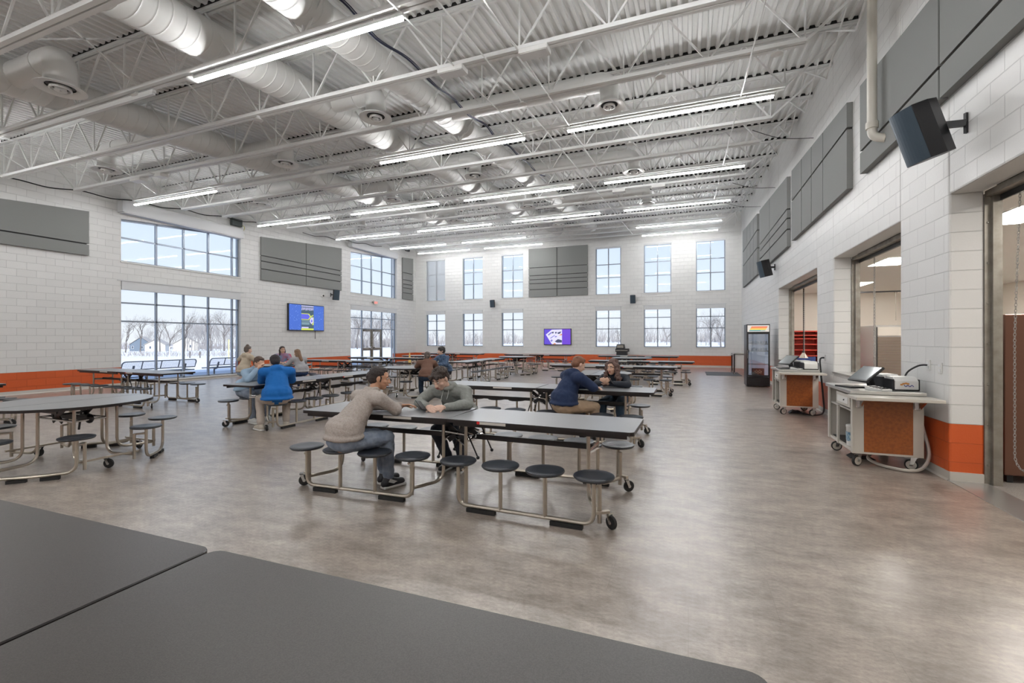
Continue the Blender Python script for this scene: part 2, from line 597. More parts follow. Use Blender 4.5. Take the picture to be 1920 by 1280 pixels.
# windows ---------------------------------------------------------------------
wcount = [0]
def window(u0, u1, z0, z1, mull, trans, wall, top=None, sill=True, cassette=None, cut=None, shade=None):
    """framed grid window: frame (child), glass pane (child), sill, shade cassette"""
    wcount[0] += 1
    root = struct(empty('window_%d' % wcount[0]))
    dx = 0.15
    def put(mb, a, b, c, d, t0=-0.035, t1=0.035):
        if wall == 'L':
            mb.box(L - dx + t0, L - dx + t1, a, b, c, d)
        else:
            mb.box(a, b, D + dx + t0, D + dx + t1, c, d)
    fr = MB()
    w = 0.055
    zt = (lambda u: z1) if top is None else top
    put(fr, u0, u0 + w, z0, zt(u0 + w) if top else z1)
    put(fr, u1 - w, u1, z0, zt(u1 - w) if top else z1)
    put(fr, u0, u1, z0, z0 + w)
    if top is None:
        put(fr, u0, u1, z1 - w, z1)
    else:
        fr.prism([(u0, zt(u0) - w), (u1, zt(u1) - w), (u1, zt(u1)), (u0, zt(u0))], L - dx - 0.035, L - dx + 0.035, 'x')
    for q in mull:
        put(fr, q - 0.03, q + 0.03, z0 if not cut else (cut[2] if cut[0] < q < cut[1] else z0), zt(q) - 0.01 if top else z1)
    for q in trans:
        if cut and q < cut[2] - 0.05:
            put(fr, u0, cut[0], q - 0.022, q + 0.022)
            put(fr, cut[1], u1, q - 0.022, q + 0.022)
        else:
            put(fr, u0, u1, q - 0.025, q + 0.025)
    struct(fr.build('window_frame', 'alu', root))
    gl = MB()
    if top is None:
        if cut:
            put(gl, u0 + w, cut[0], z0 + w, z1 - w, -0.004, 0.004)
            put(gl, cut[1], u1 - w, z0 + w, z1 - w, -0.004, 0.004)
            put(gl, cut[0], cut[1], cut[2], z1 - w, -0.004, 0.004)
        else:
            put(gl, u0 + w, u1 - w, z0 + w, z1 - w, -0.004, 0.004)
    else:
        gl.prism([(u0 + w, z0 + w), (u1 - w, z0 + w), (u1 - w, zt(u1) - w), (u0 + w, zt(u0) - w)], L - dx - 0.004, L - dx + 0.004, 'x')
    struct(gl.build('window_glass', 'glass', root))
    if sill:
        s = MB()
        if wall == 'L':
            s.box(L - 0.11, L + 0.03, u0 - 0.02, u1 + 0.02, z0 - 0.03, z0 + 0.012)
        else:
            s.box(u0 - 0.03, u1 + 0.03, D - 0.03, D + 0.11, z0 - 0.03, z0 + 0.012)
        struct(s.build('window_sill', 'white', root))
    if cassette:
        s = MB()
        h = cassette
        if wall == 'L':
            s.box(L - 0.115, L + 0.02, u0 + 0.01, u1 - 0.01, z1 - h, z1 - 0.005)
            s.tube([(L + 0.03, u0 - 0.12, z1 - 0.01), (L + 0.03, u1 + 0.12, z1 - 0.01)], 0.012, 6)
        else:
            s.box(u0 + 0.01, u1 - 0.01, D - 0.02, D + 0.11, z1 - h, z1 - 0.005)
            s.tube([(u0 - 0.08, D - 0.03, z1 - 0.01), (u1 + 0.08, D - 0.03, z1 - 0.01)], 0.010, 6)
        struct(s.build('shade_cassette', 'shade', root))
    if shade:
        s = MB()
        s.box(u0 + 0.03, u1 - 0.03, D + 0.06, D + 0.064, z1 - shade, z1 - 0.02)
        s.box(u0 + 0.03, u1 - 0.03, D + 0.05, D + 0.072, z1 - shade - 0.03, z1 - shade)
        struct(s.build('roller_shade', 'shade_down', root))
    return root

AM = [10.293, 11.217, 12.139]
BM = [21.013, 21.853, 22.823]
window(AY0, AY1, 4.05, headz(AY1), AM + [13.12], [4.848], 'L', top=headz)
window(AY0, AY1, 0.10, 3.44, AM + [13.12], [2.717, 2.112], 'L', cassette=0.30)
window(BY0, BY1, 4.05, headz(BY1), BM + [23.83], [5.587, 4.828], 'L', top=headz)
window(BY0, BY1, 0.02, 3.42, BM + [23.83], [2.719, 2.112], 'L', cassette=0.28, cut=(BM[0], BM[2], 2.112), sill=False)
for i, (a, b) in enumerate(BX):
    mid = (a + b) / 2
    window(a, b, UB, UT, [mid], [5.80, 5.046], 'F', cassette=0.10, shade=2.66 if i == 0 else None)
    window(a, b, LB, LT, [mid], [2.71, 2.095], 'F', cassette=0.24)

# glazed pair of exit doors in the second left opening
def glass_door(n, y0, y1, hy):
    root = struct(empty('door_%d' % n))
    X0 = L - 0.18
    fr = MB()
    w = 0.10
    fr.box(X0 - 0.025, X0 + 0.025, y0, y0 + w, 0.01, 2.07)
    fr.box(X0 - 0.025, X0 + 0.025, y1 - w, y1, 0.01, 2.07)
    fr.box(X0 - 0.025, X0 + 0.025, y0 + w, y1 - w, 1.96, 2.07)
    fr.box(X0 - 0.025, X0 + 0.025, y0 + w, y1 - w, 0.01, 0.26)
    fr.box(X0 - 0.025, X0 + 0.025, y0 + w, y1 - w, 0.86, 0.98)
    struct(fr.build('door_frame', 'galv', root))
    gl = MB()
    gl.box(X0 - 0.004, X0 + 0.004, y0 + w, y1 - w, 0.26, 0.86)
    gl.box(X0 - 0.004, X0 + 0.004, y0 + w, y1 - w, 0.98, 1.96)
    struct(gl.build('door_glass', 'glass', root))
    pb = MB()
    pb.box(X0 + 0.07, X0 + 0.10, y0 + 0.06, y1 - 0.06, 0.98, 1.03)
    pb.box(X0 + 0.02, X0 + 0.10, hy - 0.07, hy + 0.07, 0.94, 1.07)
    struct(pb.build('push_bar', 'chrome', root))
    cl = MB()
    cl.box(X0 + 0.025, X0 + 0.08, (y0 + y1) / 2 - 0.30, (y0 + y1) / 2 + 0.10, 1.98, 2.05)
    struct(cl.build('door_closer', 'galv', root))
glass_door(1, BM[0] + 0.035, (BM[0] + BM[2]) / 2 - 0.02, (BM[0] + BM[2]) / 2 - 0.13)
glass_door(2, (BM[0] + BM[2]) / 2 + 0.02, BM[2] - 0.035, (BM[0] + BM[2]) / 2 + 0.13)
mb = MB()
mb.box(L - 0.24, L - 0.12, (BM[0] + BM[2]) / 2 - 0.02, (BM[0] + BM[2]) / 2 + 0.02, 0, 2.09)
mb.box(L - 0.22, L - 0.14, BM[0] + 0.03, BM[2] - 0.03, 2.07, 2.09)
struct(mb.build('door_post', 'galv'))

# level shade housings over the left windows (they run level, the heads slope)
def housing(y0, y1, z):
    mb = MB()
    mb.box(L + 0.005, L + 0.30, y0, y1, z, z + 0.36)
    mb.box(L + 0.02, L + 0.28, y0 + 0.05, y1 - 0.05, z - 0.03, z)
    return mb
# trim_1, trim_2: white boxed headers
mb = housing(9.06, 13.30, 5.62)
struct(mb.build('trim_1', 'shade'))
mb = housing(19.72, 23.85, 6.53)
struct(mb.build('trim_2', 'shade'))

# shutter tracks and sills in the serving openings -------------------------------
tn = [2]
def track(y0, y1, z0, sill):
    tn[0] += 1
    mb = MB()
    for y in (y0, y1):
        s = 1 if y == y0 else -1
        mb.box(W + TH - 0.005, W + TH + 0.055, y - 0.01 * s, y + 0.012 * s, z0, 3.02)
        mb.box(W + TH + 0.045, W + TH + 0.12, y - 0.01 * s, y + 0.05 * s, z0, 3.02)
        z = z0 + 0.2
        while z < 3.0:
            mb.ball((W + TH + 0.02, y + 0.014 * s, z), 0.012, 6)
            z += 0.42
    mb.box(W + TH + 0.002, W + TH + 0.10, y0, y1, 2.99, 3.05)
    o = mb.build('trim_%d' % tn[0], 'galv')
    struct(o)
    tn[0] += 1
    mb = MB()
    mb.tube([(W + TH + 0.20, y0 + 0.05, 3.10), (W + TH + 0.20, y1 - 0.05, 3.10)], 0.13, 14)
    mb.box(W + TH + 0.10, W + TH + 0.115, y0 + 0.03, y1 - 0.03, 2.93, 3.10)
    struct(mb.build('trim_%d' % tn[0], 'black'))
    if sill:
        tn[0] += 1
        mb = MB()
        mb.box(W - 0.03, W + TH + 0.14, y0 + 0.005, y1 - 0.005, SILL - 0.001, SILL + 0.03)
        struct(mb.build('trim_%d' % tn[0], 'stainless'))
for o_ in OP:
    track(o_[0], o_[1], (o_[2] + 0.03) if o_[2] else 0.0, o_[2] > 0)
mb = MB()
mb.box(W - 0.01, W + TH + 0.02, 2.3, 6.2, -0.001, 0.006)
struct(mb.build('trim_20', 'stainless'))

# kitchen shell --------------------------------------------------------------------
KX0, KX1, KY0, KY1, KZ = W + TH, 9.2, 1.5, 20.0, 3.22
mb = MB(); mb.box(KX0 + 0.02, KX1, KY0, KY1, -0.12, -0.002); struct(mb.build('floor_kitchen', 'kfloor'))
mb = MB(); mb.box(KX0, KX1, KY0, KY1, KZ, KZ + 0.1); struct(mb.build('ceiling_kitchen', 'kceil'))
mb = MB(); mb.box(KX0, KX1, KY1, KY1 + 0.1, 0, KZ); struct(mb.build('wall_kitchen_far', 'kwall'))
mb = MB(); mb.box(KX1, KX1 + 0.1, KY0, KY1, 0, KZ); struct(mb.build('wall_kitchen_side', 'kwall'))
mb = MB(); mb.box(KX0, KX1, KY0 - 0.1, KY0, 0, KZ); struct(mb.build('wall_kitchen_near', 'kwall'))

# light portals at the glazing (they only steer sampling, they add no light)
def portal(c, sx, sy, rot):
    d = bpy.data.lights.new('portal', 'AREA')
    d.shape = 'RECTANGLE'
    d.size, d.size_y = sx, sy
    d.cycles.is_portal = True
    o = bpy.data.objects.new('window_portal', d)
    COL.objects.link(o)
    o.location = c
    o.rotation_euler = rot
portal((L - 0.27, (AY0 + AY1) / 2, 1.75), 3.3, 4.2, (0, rad(-90), 0))
portal((L - 0.27, (AY0 + AY1) / 2, 4.85), 1.6, 4.2, (0, rad(-90), 0))
portal((L - 0.27, (BY0 + BY1) / 2, 1.75), 3.3, 4.2, (0, rad(-90), 0))
portal((L - 0.27, (BY0 + BY1) / 2, 5.3), 2.5, 4.2, (0, rad(-90), 0))
for a, b in BX:
    portal(((a + b) / 2, D + 0.27, 2.2), 1.4, 2.3, (rad(-90), 0, 0))
    portal(((a + b) / 2, D + 0.27, 5.4), 1.4, 2.7, (rad(-90), 0, 0))
# ================================================================== ROOF STRUCTURE
JY0, JDY = 7.5, 1.45
BOTX0, BOTX1 = L + 1.1, 1.55
def joist_y(k): return JY0 + JDY * k
def make_joist():
    root = empty('roof_joist')
    d = 0.9
    t = MB()
    t.box(L + 0.01, W - 0.01, -0.055, -0.012, -0.055, -0.002)
    t.box(L + 0.01, W - 0.01, 0.012, 0.055, -0.055, -0.002)
    t.build('top_chord', 'steel_white', root)
    b = MB()
    b.box(BOTX0, BOTX1, -0.070, -0.010, -d, -d + 0.058)
    b.box(BOTX0, BOTX1, 0.010, 0.070, -d, -d + 0.058)
    b.build('bottom_chord', 'steel_white', root)
    w = MB()
    n = 14
    step = (BOTX1 - BOTX0) / n
    for i in range(n + 1):
        x = BOTX0 + i * step
        w.bar((x, 0, -d + 0.03), (x, 0, -0.03), 0.022)
        if i < n:
            xm = x + step / 2
            w.bar((x, 0, -d + 0.03), (xm, 0, -0.03), 0.026)
            w.bar((xm, 0, -0.03), (x + step, 0, -d + 0.03), 0.026)
    w.bar((BOTX1, 0, -d + 0.03), (W - 0.06, 0, -0.03), 0.035)
    w.bar((BOTX0, 0, -d + 0.03), (L + 0.06, 0, -0.03), 0.035)
    w.build('web', 'steel_white', root)
    c = MB()
    c.box(L + 0.02, W - 0.02, -0.069, -0.058, -0.010, 0.039)  # black strip added to stand for the shade in the deck rib openings
    c.build('painted_rib_shade', 'gap_shade_and_cord', root)
    return root
KS = [k for k in range(12, -11, -1)]
proto = None
for i, k in enumerate(KS):
    y = joist_y(k)
    if y < N + 0.3:
        continue
    j = make_joist() if proto is None else copy_tree(proto)
    proto = proto or j
    j.location = (0, y, roofz(y))
    nm = 'next to the far wall' if i == 0 else ('%s from the far wall' % (ORD[i] if i < 18 else 'farthest'))
    tag(j, 'white open-web steel roof joist crossing the hall, ' + nm, 'joist', 'roof joists')
    if i >= 18:
        j['label'] = 'white open-web steel roof joist out of view behind the camera'

# bridging lines along the hall, tied to the bottom chords
def bridging(x, y0, y1, lab, dz=-0.9):
    mb = MB()
    mb.tube([(x, y0, roofz(y0) + dz - 0.012), (x, y1, roofz(y1) + dz - 0.012)], 0.011, 6)
    o = mb.build('bridging_rod', 'steel_white')
    tag(o, lab, 'rod', 'bridging rods under the joists')
for x, y0, y1, lab in [(-3.23, 1.7, 9.1, 'thin white bridging rod under the joists, outermost of three beside the blue cables'),
                       (-2.72, 1.7, 24.9, 'longest thin white bridging rod running down the hall beneath the joists'),
                       (-2.22, 1.7, 11.9, 'thin white bridging rod running beneath the boxy ceiling units'),
                       (0.87, 3.15, 20.5, 'thin white bridging rod next to the wall with serving windows'),
                       (-12.5, 1.7, 11.85, 'thin white bridging rod next to the tall window wall')]:
    bridging(x, y0, y1, lab)
# cross bridging between joists
cb = None
n = 0
for x in (-14.9, -8.1, 2.15):
    mb = MB()
    for k in range(-3, 12):
        ya, yb = joist_y(k), joist_y(k + 1)
        mb.bar((x, ya, roofz(ya) - 0.86), (x, yb, roofz(yb) - 0.07), 0.02)
        mb.bar((x, ya, roofz(ya) - 0.07), (x, yb, roofz(yb) - 0.86), 0.02)
    tag(mb.build('cross_bridging', 'steel_white'), ['row of white crossed braces between joists near the tall windows', 'row of white crossed braces between joists over the middle tables', 'row of white crossed braces between joists over the serving carts'][n], 'brace')
    n += 1

# ------------------------------------------------------------------ ducts
def duct_run(x, r, y0, y1, dz, branches, label):
    root = empty('air_duct', (x, y0, roofz(y0) + dz))
    tag(root, label, 'air duct')
    inv = Vector((-x, -y0, -(roofz(y0) + dz)))
    def fin(mb, nm, m='duct', par=root):
        mb.v = [tuple(Vector(p) + inv) for p in mb.v]
        return mb.build(nm, m, par, smooth=True)
    t = MB()
    pts, rr = [], []
    y = y0
    i = 0
    prof = []
    while y < y1:
        for dy, dr in ((0, 0), (0.018, 0), (0.132, 0), (0.147, 0), (0.155, 0.005), (0.163, 0.0)):
            prof.append((y + dy, r + dr))
        y += 0.18
    nseg = 24
    vs = []
    for yy, q in prof:
        for j in range(nseg):
            a = 2 * pi * j / nseg
            vs.append((x + q * cos(a), yy + 0.05 * cos(a), roofz(yy) + dz + q * sin(a)))
    fs = []
    for i in range(len(prof) - 1):
        for j in range(nseg):
            fs.append((i * nseg + j, i * nseg + (j + 1) % nseg, (i + 1) * nseg + (j + 1) % nseg, (i + 1) * nseg + j))
    t.add(vs, fs)
    fin(t, 'duct_trunk')
    for bx, by, br in branches:
        z = roofz(by) + dz
        zb = roofz(by) - 0.86
        s = 1 if bx > x else -1
        b = MB()
        path = fillet([(x, by, z), (bx, by, z), (bx, by, zb)], 0.42, 9)
        b.tube(path, br, 20)
        b.lathe([(br + 0.012, -0.03), (br + 0.012, 0.03)], 20, (bx - s * 0.45, by, z), Matrix.Rotation(pi / 2, 3, 'Y'))
        fin(b, 'duct_branch')
        g = MB()
        g.lathe([(br, 0.05), (br + 0.01, 0.0), (br + 0.05, -0.045), (br + 0.11, -0.062), (br + 0.115, -0.075), (br + 0.03, -0.072), (br - 0.02, -0.04)], 28, (bx, by, zb), cap=False)
        g.lathe([(br - 0.070, -0.045), (br - 0.060, -0.085), (br - 0.085, -0.09), (br - 0.10, -0.055)], 28, (bx, by, zb), cap=False)
        g.lathe([(br - 0.130, -0.06), (br - 0.122, -0.10), (max(0.02, br - 0.16), -0.105), (0.01, -0.095)], 28, (bx, by, zb), cap=False)
        gd = fin(g, 'diffuser')
        k = MB()
        k.lathe([(br - 0.005, -0.015), (br - 0.005, -0.025)], 24, (bx, by, zb))
        fin(k, 'dark_throat', 'black', gd).location = (0, 0, 0)
duct_run(-10.5, 0.29, -2.0, 20.6, -0.46, [(-9.05, 4.03, 0.20), (-13.1, 6.7, 0.18), (-9.0, 8.2, 0.18), (-13.1, 10.96, 0.17), (-9.0, 12.4, 0.17), (-13.1, 15.9, 0.17), (-9.0, 16.6, 0.17)], 'white spiral air duct next to the tall window wall')
duct_run(-6.6, 0.29, -2.0, 23.8, -0.46, [(-5.40, 6.95, 0.18), (-5.42, 11.2, 0.17), (-5.42, 15.6, 0.17), (-5.42, 19.8, 0.17)], 'white spiral air duct running down the middle of the ceiling')
duct_run(-4.72, 0.245, -2.0, 23.8, -0.46, [(-1.33, 8.33, 0.17), (-1.38, 12.82, 0.17), (-1.38, 17.1, 0.17), (-0.06, 3.9, 0.20)], 'white spiral air duct with dark blue cables lying along it')

# cables along the third duct and by the window wall
def cable(pts, r, label, m='cable', name='cable', group=None):
    mb = MB()
    P = [Vector(p) for p in pts]
    out = []
    for i in range(len(P) - 1):
        p0, p1, p2, p3 = P[max(i - 1, 0)], P[i], P[i + 1], P[min(i + 2, len(P) - 1)]
        for j in range(6):
            t = j / 6
            out.append(0.5 * ((2 * p1) + (-p0 + p2) * t + (2 * p0 - 5 * p1 + 4 * p2 - p3) * t * t + (-p0 + 3 * p1 - 3 * p2 + p3) * t ** 3))
    out.append(P[-1])
    mb.tube(out, r, 6)
    return tag(mb.build(name, m, smooth=True), label, 'cable', group)
for dx, r, lab in ((0, 0.014, 'thick dark blue cable sagging beside the duct'), (0.035, 0.008, 'thin blue cable running along the thick one beside the duct')):
    pts = []
    for i, y in enumerate([3.15, 3.9, 4.6, 5.3, 6.05, 6.8, 7.5, 8.2, 8.95, 9.7, 10.4, 11.1, 11.85, 12.6, 13.3]):
        pts.append((-4.12 + dx + 0.02 * (i % 3), y, roofz(y) - (0.30 if i % 2 == 0 else 0.38) - 0.27))
    cable(pts, r, lab)
pts = []
for i in range(14):
    y = 5.0 + i * 0.73
    pts.append((L + 0.45, y, roofz(y) - 0.72 - (0.07 if i % 2 else 0)))
cable(pts, 0.016, 'black cable sagging along the top of the tall window wall', 'gap_shade_and_cord')
pts = []
for i in range(9):
    y = 16.2 + i * 0.73
    pts.append((L + 0.45, y, roofz(y) - 0.80 - (0.07 if i % 2 else 0)))
cable(pts, 0.014, 'black cable sagging above the grey wall panel with two columns', 'gap_shade_and_cord')
for i, (y, lab) in enumerate(((11.7, 'thin wire from a joist end to the wall above the eight grey boards'), (16.4, 'thin wire from a joist end to the wall, middle one of three'), (19.5, 'thin wire from a joist end to the wall, last one of three'))):
    cable([(1.3, y - 0.7, roofz(y) - 0.92), (1.9, y - 0.3, roofz(y) - 1.02), (W - 0.02, y, roofz(y) - 1.0)], 0.007, lab, 'gap_shade_and_cord', 'wire')

# ------------------------------------------------------------------ strip lamps
def make_lamp(lit):
    root = empty('strip_light')
    b = MB()
    b.box(-1.83, 1.83, -0.026, 0.026, 0.030, 0.075)
    b.build('lamp_housing', 'steel_white', root)
    l = MB()
    l.box(-1.815, 1.815, -0.024, 0.024, -0.002, 0.0295)
    l.build('lamp_lens', 'lens' if lit else 'lens_off', root)
    h = MB()
    for x in (-1.4, 0, 1.4):
        h.box(x - 0.006, x + 0.006, -0.006, 0.006, 0.075, 0.12)
    h.build('hanger', 'steel_white', root)
    return root
LX = [-14.25, -9.6, -5.0, -0.44]
rows = [(-2, [1, 0, 1, 1], [None, -9.72, -4.99, -0.41]), (1, [1, 0, 1, 1], None), (4, [1, 1, 1, 1], None), (7, [1, 1, 1, 1], None), (10, [1, 1, 0, 1], None), (12, [1, 1, 0, 1], None), (-5, [1, 1, 1, 1], None), (-8, [1, 1, 1, 1], None)]
rown = ['in the front row', 'in the second row', 'in the third row', 'in the fourth row', 'in the fifth row', 'by the far wall', 'just behind the camera', 'well behind the camera']
coln = ['first out from the tall windows', 'second out from the tall windows', 'third out from the tall windows', 'at the serving side']
lp = {}
for ri, (k, on, _) in enumerate(rows):
    y = joist_y(k)
    for ci in range(4):
        lit = on[ci]
        if ri in (4, 5) and ci == 2:
            continue
        if lit in lp:
            o = copy_tree(lp[lit])
        else:
            o = make_lamp(lit)
            lp[lit] = o
        o.location = (LX[ci], y, roofz(y) - 0.9 - 0.122)
        tag(o, ('lit' if lit else 'unlit') + ' white strip lamp ' + rown[ri] + ', ' + coln[ci], 'ceiling light', 'strip lamps')

# boxy units, sensors under the chords
def unit(x, k, label, w=0.42):
    y = joist_y(k)
    root = empty('ceiling_unit', (x, y, roofz(y) - 0.905))
    tag(root, label, 'ceiling unit', 'boxy ceiling units')
    b = MB()
    b.box(-w / 2, w / 2, -0.10, 0.10, -0.075, -0.002)
    b.build('unit_body', 'white', root, bevel=0.008)
    b = MB()
    b.box(-w / 2 + 0.02, w / 2 - 0.02, -0.085, 0.085, -0.080, -0.075)
    b.build('unit_cover', 'lens_off', root)
unit(-3.30, -1, 'white boxy unit under a joist, above the front lit strip')
unit(-2.00, -1, 'white boxy unit under a joist, second out from the dark blue cables')
unit(-13.3, 0, 'white boxy unit under a joist near the tall windows')
unit(-12.4, 0, 'smaller white boxy unit under a joist near the tall windows', 0.25)
unit(-2.05, 5, 'white boxy unit under a far joist beside a lit strip', 0.4)
unit(-0.85, 5, 'white boxy unit under a far joist next to the serving wall', 0.4)
sens = None
def side_of(x):
    for lim, t in ((-10, 'near the tall windows'), (-8.0, 'between two air ducts'), (-6.5, 'below the middle air duct'), (-5.5, 'past the middle air duct'), (-4.0, 'by the dark blue cables'), (-2.3, 'by the bridging rods'), (-1.0, 'short of the strip lamps'), (-0.3, 'under the strip lamps'), (0.9, 'toward the serving side'), (9, 'next to the serving wall')):
        if x < lim:
            return t
SP = [(-8.2, -2), (-6.9, -2), (-7.3, -1), (-8.9, 1), (-2.7, 0), (-0.4, 0), (1.2, 0), (-4.5, 2), (-1.2, 2), (-0.2, 3), (-7.4, 5), (-10.8, 5), (-3.9, 5), (-0.9, 6), (0.7, 6)]
for i, (x, k) in enumerate(SP):
    y = joist_y(k)
    if sens is None:
        b = MB()
        b.lathe([(0.03, -0.002), (0.035, -0.03), (0.075, -0.055), (0.08, -0.072), (0.02, -0.082)], 16)
        sens = b.build('ceiling_sensor', 'white', smooth=True)
        o = sens
    else:
        o = sens.copy()
        COL.objects.link(o)
    o.location = (x, y, roofz(y) - 0.9)
    tag(o, 'white domed sensor under the %s joist from the far wall, %s' % (ORD[12 - k] if k < 12 else 'first', side_of(x)), 'sensor', 'domed sensors under the joists')

# ------------------------------------------------------------------ wall felt panels
def panel_group(name, wall, u, seams, zb, zt, label, group='grey wall panels'):
    """u: column edges; seams: heights of the level joints; zt(u): height of the top edge"""
    t = 0.09
    g = 0.019
    um = (u[0] + u[-1]) / 2
    org = {'L': (L, um, zb), 'R': (W, um, zb), 'F': (um, D, zb)}[wall]
    root = empty(name, org)
    tag(root, label, 'wall panel', group)
    zs = [zb] + sorted(seams)
    for a, b in zip(u, u[1:]):
        for i, z0 in enumerate(zs):
            z1 = zs[i + 1] if i + 1 < len(zs) else None
            a_, b_ = a + g, b - g
            if z1 is None:
                poly = [(a_, z0 + g), (b_, z0 + g), (b_, zt(b_)), (a_, zt(a_))]
            else:
                poly = [(a_, z0 + g), (b_, z0 + g), (b_, z1 - g), (a_, z1 - g)]
            mb = MB()
            if wall == 'F':
                mb.prism([(p - um, q - zb) for p, q in poly], -t, -0.004, 'y')
            elif wall == 'L':
                mb.prism([(p - um, q - zb) for p, q in poly], 0.004, t, 'x')
            else:
                mb.prism([(p - um, q - zb) for p, q in poly], -t, -0.004, 'x')
            mb.build('felt_board', 'panel', root)
    mb = MB()
    k = 0.003
    a_, b_ = u[0] + 0.05, u[-1] - 0.05
    poly = [(a_ - um, 0.05), (b_ - um, 0.05), (b_ - um, zt(b_) - zb - 0.05), (a_ - um, zt(a_) - zb - 0.05)]
    mb.prism(poly, *((k, 0.03) if wall == 'L' else (-0.03, -k)), 'y' if wall == 'F' else 'x')
    mb.build('backing', 'black', root)
panel_group('acoustic_panel', 'L', [3.2, 8.30], [4.425], 4.06, panz, 'grey felt wall panel with a single level joint, near the camera by the tall windows')
panel_group('acoustic_panel', 'L', [14.29, 16.756, 19.17], [5.117, 4.876, 4.543], 4.06, panz, 'grey felt wall panel in two columns above the blue wall screen')
panel_group('acoustic_panel', 'L', [24.67, 25.88], [5.812, 5.348, 5.074, 4.833, 4.507], 4.09, panz, 'narrow grey felt wall panel in the far corner beside the exit doors')
panel_group('acoustic_panel', 'F', [-9.09, -7.283, -5.43], [5.836, 5.362, 5.118, 4.873, 4.514], 4.05, lambda q: 6.997, 'grey felt wall panel on the far wall above the purple screen')
panel_group('acoustic_panel', 'R', [3.0, 6.183, 8.594], [4.418], 4.06, panz, 'large grey felt wall panel behind the drain pipe')
panel_group('acoustic_panel', 'R', [9.19, 10.673, 11.58, 12.507, 13.616], [5.07], 4.03, panz, 'grey felt wall panel in eight boards above the middle serving window')
panel_group('acoustic_panel', 'R', [14.17, 17.0, 19.31], [5.03, 4.78, 4.48], 4.0, panz, 'grey felt wall panel with three level joints above the small angled speaker')
panel_group('acoustic_panel', 'R', [19.9, 20.98, 22.01, 23.16, 24.92], [5.74, 5.05], 4.0, panz, 'grey felt wall panel in twelve boards, last on the serving wall')

# ------------------------------------------------------------------ speakers
def speaker(loc, facing, tilt, size, label, mount_to):
    """loc: centre of the cabinet, facing: compass angle of its front, tilt: downward"""
    root = empty('wall_speaker', loc)
    root.rotation_euler = (0, 0, facing)
    tag(root, label, 'speaker', 'wall speakers')
    w, d, h = size
    m = Matrix.Rotation(-tilt, 3, 'X')
    def tf(mb):
        mb.v = [tuple(m @ Vector(p)) for p in mb.v]
    b = MB()
    b.prism([(-w / 2, d / 2), (w / 2, d / 2), (w / 2, 0), (w * 0.22, -d / 2), (-w * 0.22, -d / 2), (-w / 2, 0)], -h / 2, h / 2, 'z')
    tf(b)
    b.build('cabinet', 'black', root, bevel=0.006)
    g = MB()
    n = 8
    arc = [(w / 2 * (1 - 2 * i / n) * 0.97, d / 2 + 0.002 + 0.035 * (1 - (1 - 2 * i / n) ** 2)) for i in range(n + 1)]
    g.prism([(w / 2 * 0.97, d / 2 + 0.001)] + arc + [(-w / 2 * 0.97, d / 2 + 0.001)], -h / 2 * 0.985, h / 2 * 0.985, 'z')
    tf(g)
    g.build('grille', mat_grille, root)
    br = MB()
    iv = Matrix.Rotation(-facing, 3, 'Z') @ (Vector(mount_to) - Vector(loc))
    bk = m @ Vector((0, -d / 2, 0))
    br.bar(bk, iv, 0.05, 0.06)
    br.obox(iv, (0.03, 0.03, 0.2))
    br.build('mounting_bracket', 'black', root)
mat_grille = mat('blue_black_grille', (0.05, 0.075, 0.10), 0.5, 0.3)
speaker((2.27, 5.88, 3.64), rad(108), rad(20), (0.30, 0.33, 0.56), 'large black wall speaker tilted down beside the drain pipe', (2.585, 5.85, 3.66))
speaker((2.28, 16.3, 3.74), rad(108), rad(14), (0.32, 0.30, 0.52), 'small black angled wall speaker under the panel with three joints', (2.585, 16.55, 3.80))
speaker((-11.37, 26.02, 3.73), rad(180), rad(10), (0.28, 0.26, 0.46), 'black wall speaker on the far wall between windows, closer to the exit doors', (-11.37, 26.30, 3.75))
speaker((-2.86, 26.02, 3.73), rad(180), rad(10), (0.28, 0.26, 0.46), 'black wall speaker on the far wall above a black printer', (-2.86, 26.30, 3.75))
speaker((-16.85, 18.45, 3.79), rad(-115), rad(10), (0.30, 0.28, 0.52), 'black wall speaker above the blue wall screen', (L + 0.01, 18.45, 3.80))

# drain pipe on the right wall
mb = MB()
px, py = W - 0.20, 7.72
mb.tube(fillet([(px, py, roofz(py) - 0.01), (px, py, 4.33), (W - 0.06, py - 0.09, 4.25)], 0.11, 8), 0.058, 16)
mb.lathe([(0.072, 4.44), (0.074, 4.46), (0.074, 4.52), (0.072, 4.53)], 16, (px, py, 0))
tag(mb.build('drain_pipe', 'pvc', smooth=True), 'cream drain pipe coming down the wall to an elbow', 'pipe')

# exit sign, camera dome, conduit, outlets
root = empty('exit_sign', (L + 0.03, 22.0, 3.66))
tag(root, 'small white wall sign with red lettering above the exit doors', 'exit sign')
mb = MB(); mb.box(0, 0.05, -0.18, 0.18, -0.11, 0.11); mb.build('sign_face', 'white', root)
LET = {'E': ['111', '100', '110', '100', '111'], 'X': ['101', '101', '010', '101', '101'], 'I': ['010', '010', '010', '010', '010'], 'T': ['111', '010', '010', '010', '010']}
M['exit_red'] = mat('lit_exit_red', (0.7, 0.05, 0.03), 0.5, emit=(1, 0.12, 0.06), estr=0.9)
mb = MB()
for li, ch in enumerate('EXIT'):
    for r_, row in enumerate(LET[ch]):
        for c_, v in enumerate(row):
            if v == '1':
                yy = -0.135 + li * 0.07 + c_ * 0.02
                zz = 0.055 - r_ * 0.024
                mb.box(0.05, 0.053, yy, yy + 0.02, zz - 0.024, zz)
mb.build('sign_letters', 'exit_red', root)
mb = MB(); mb.box(0.0, 0.03, -0.30, -0.20, -0.05, 0.05); mb.box(0, 0.05, -0.2, -0.17, -0.02, 0.02); mb.build('sign_housing', 'galv', root)
root = empty('security_camera', (L + 0.02, 17.85, 3.70))
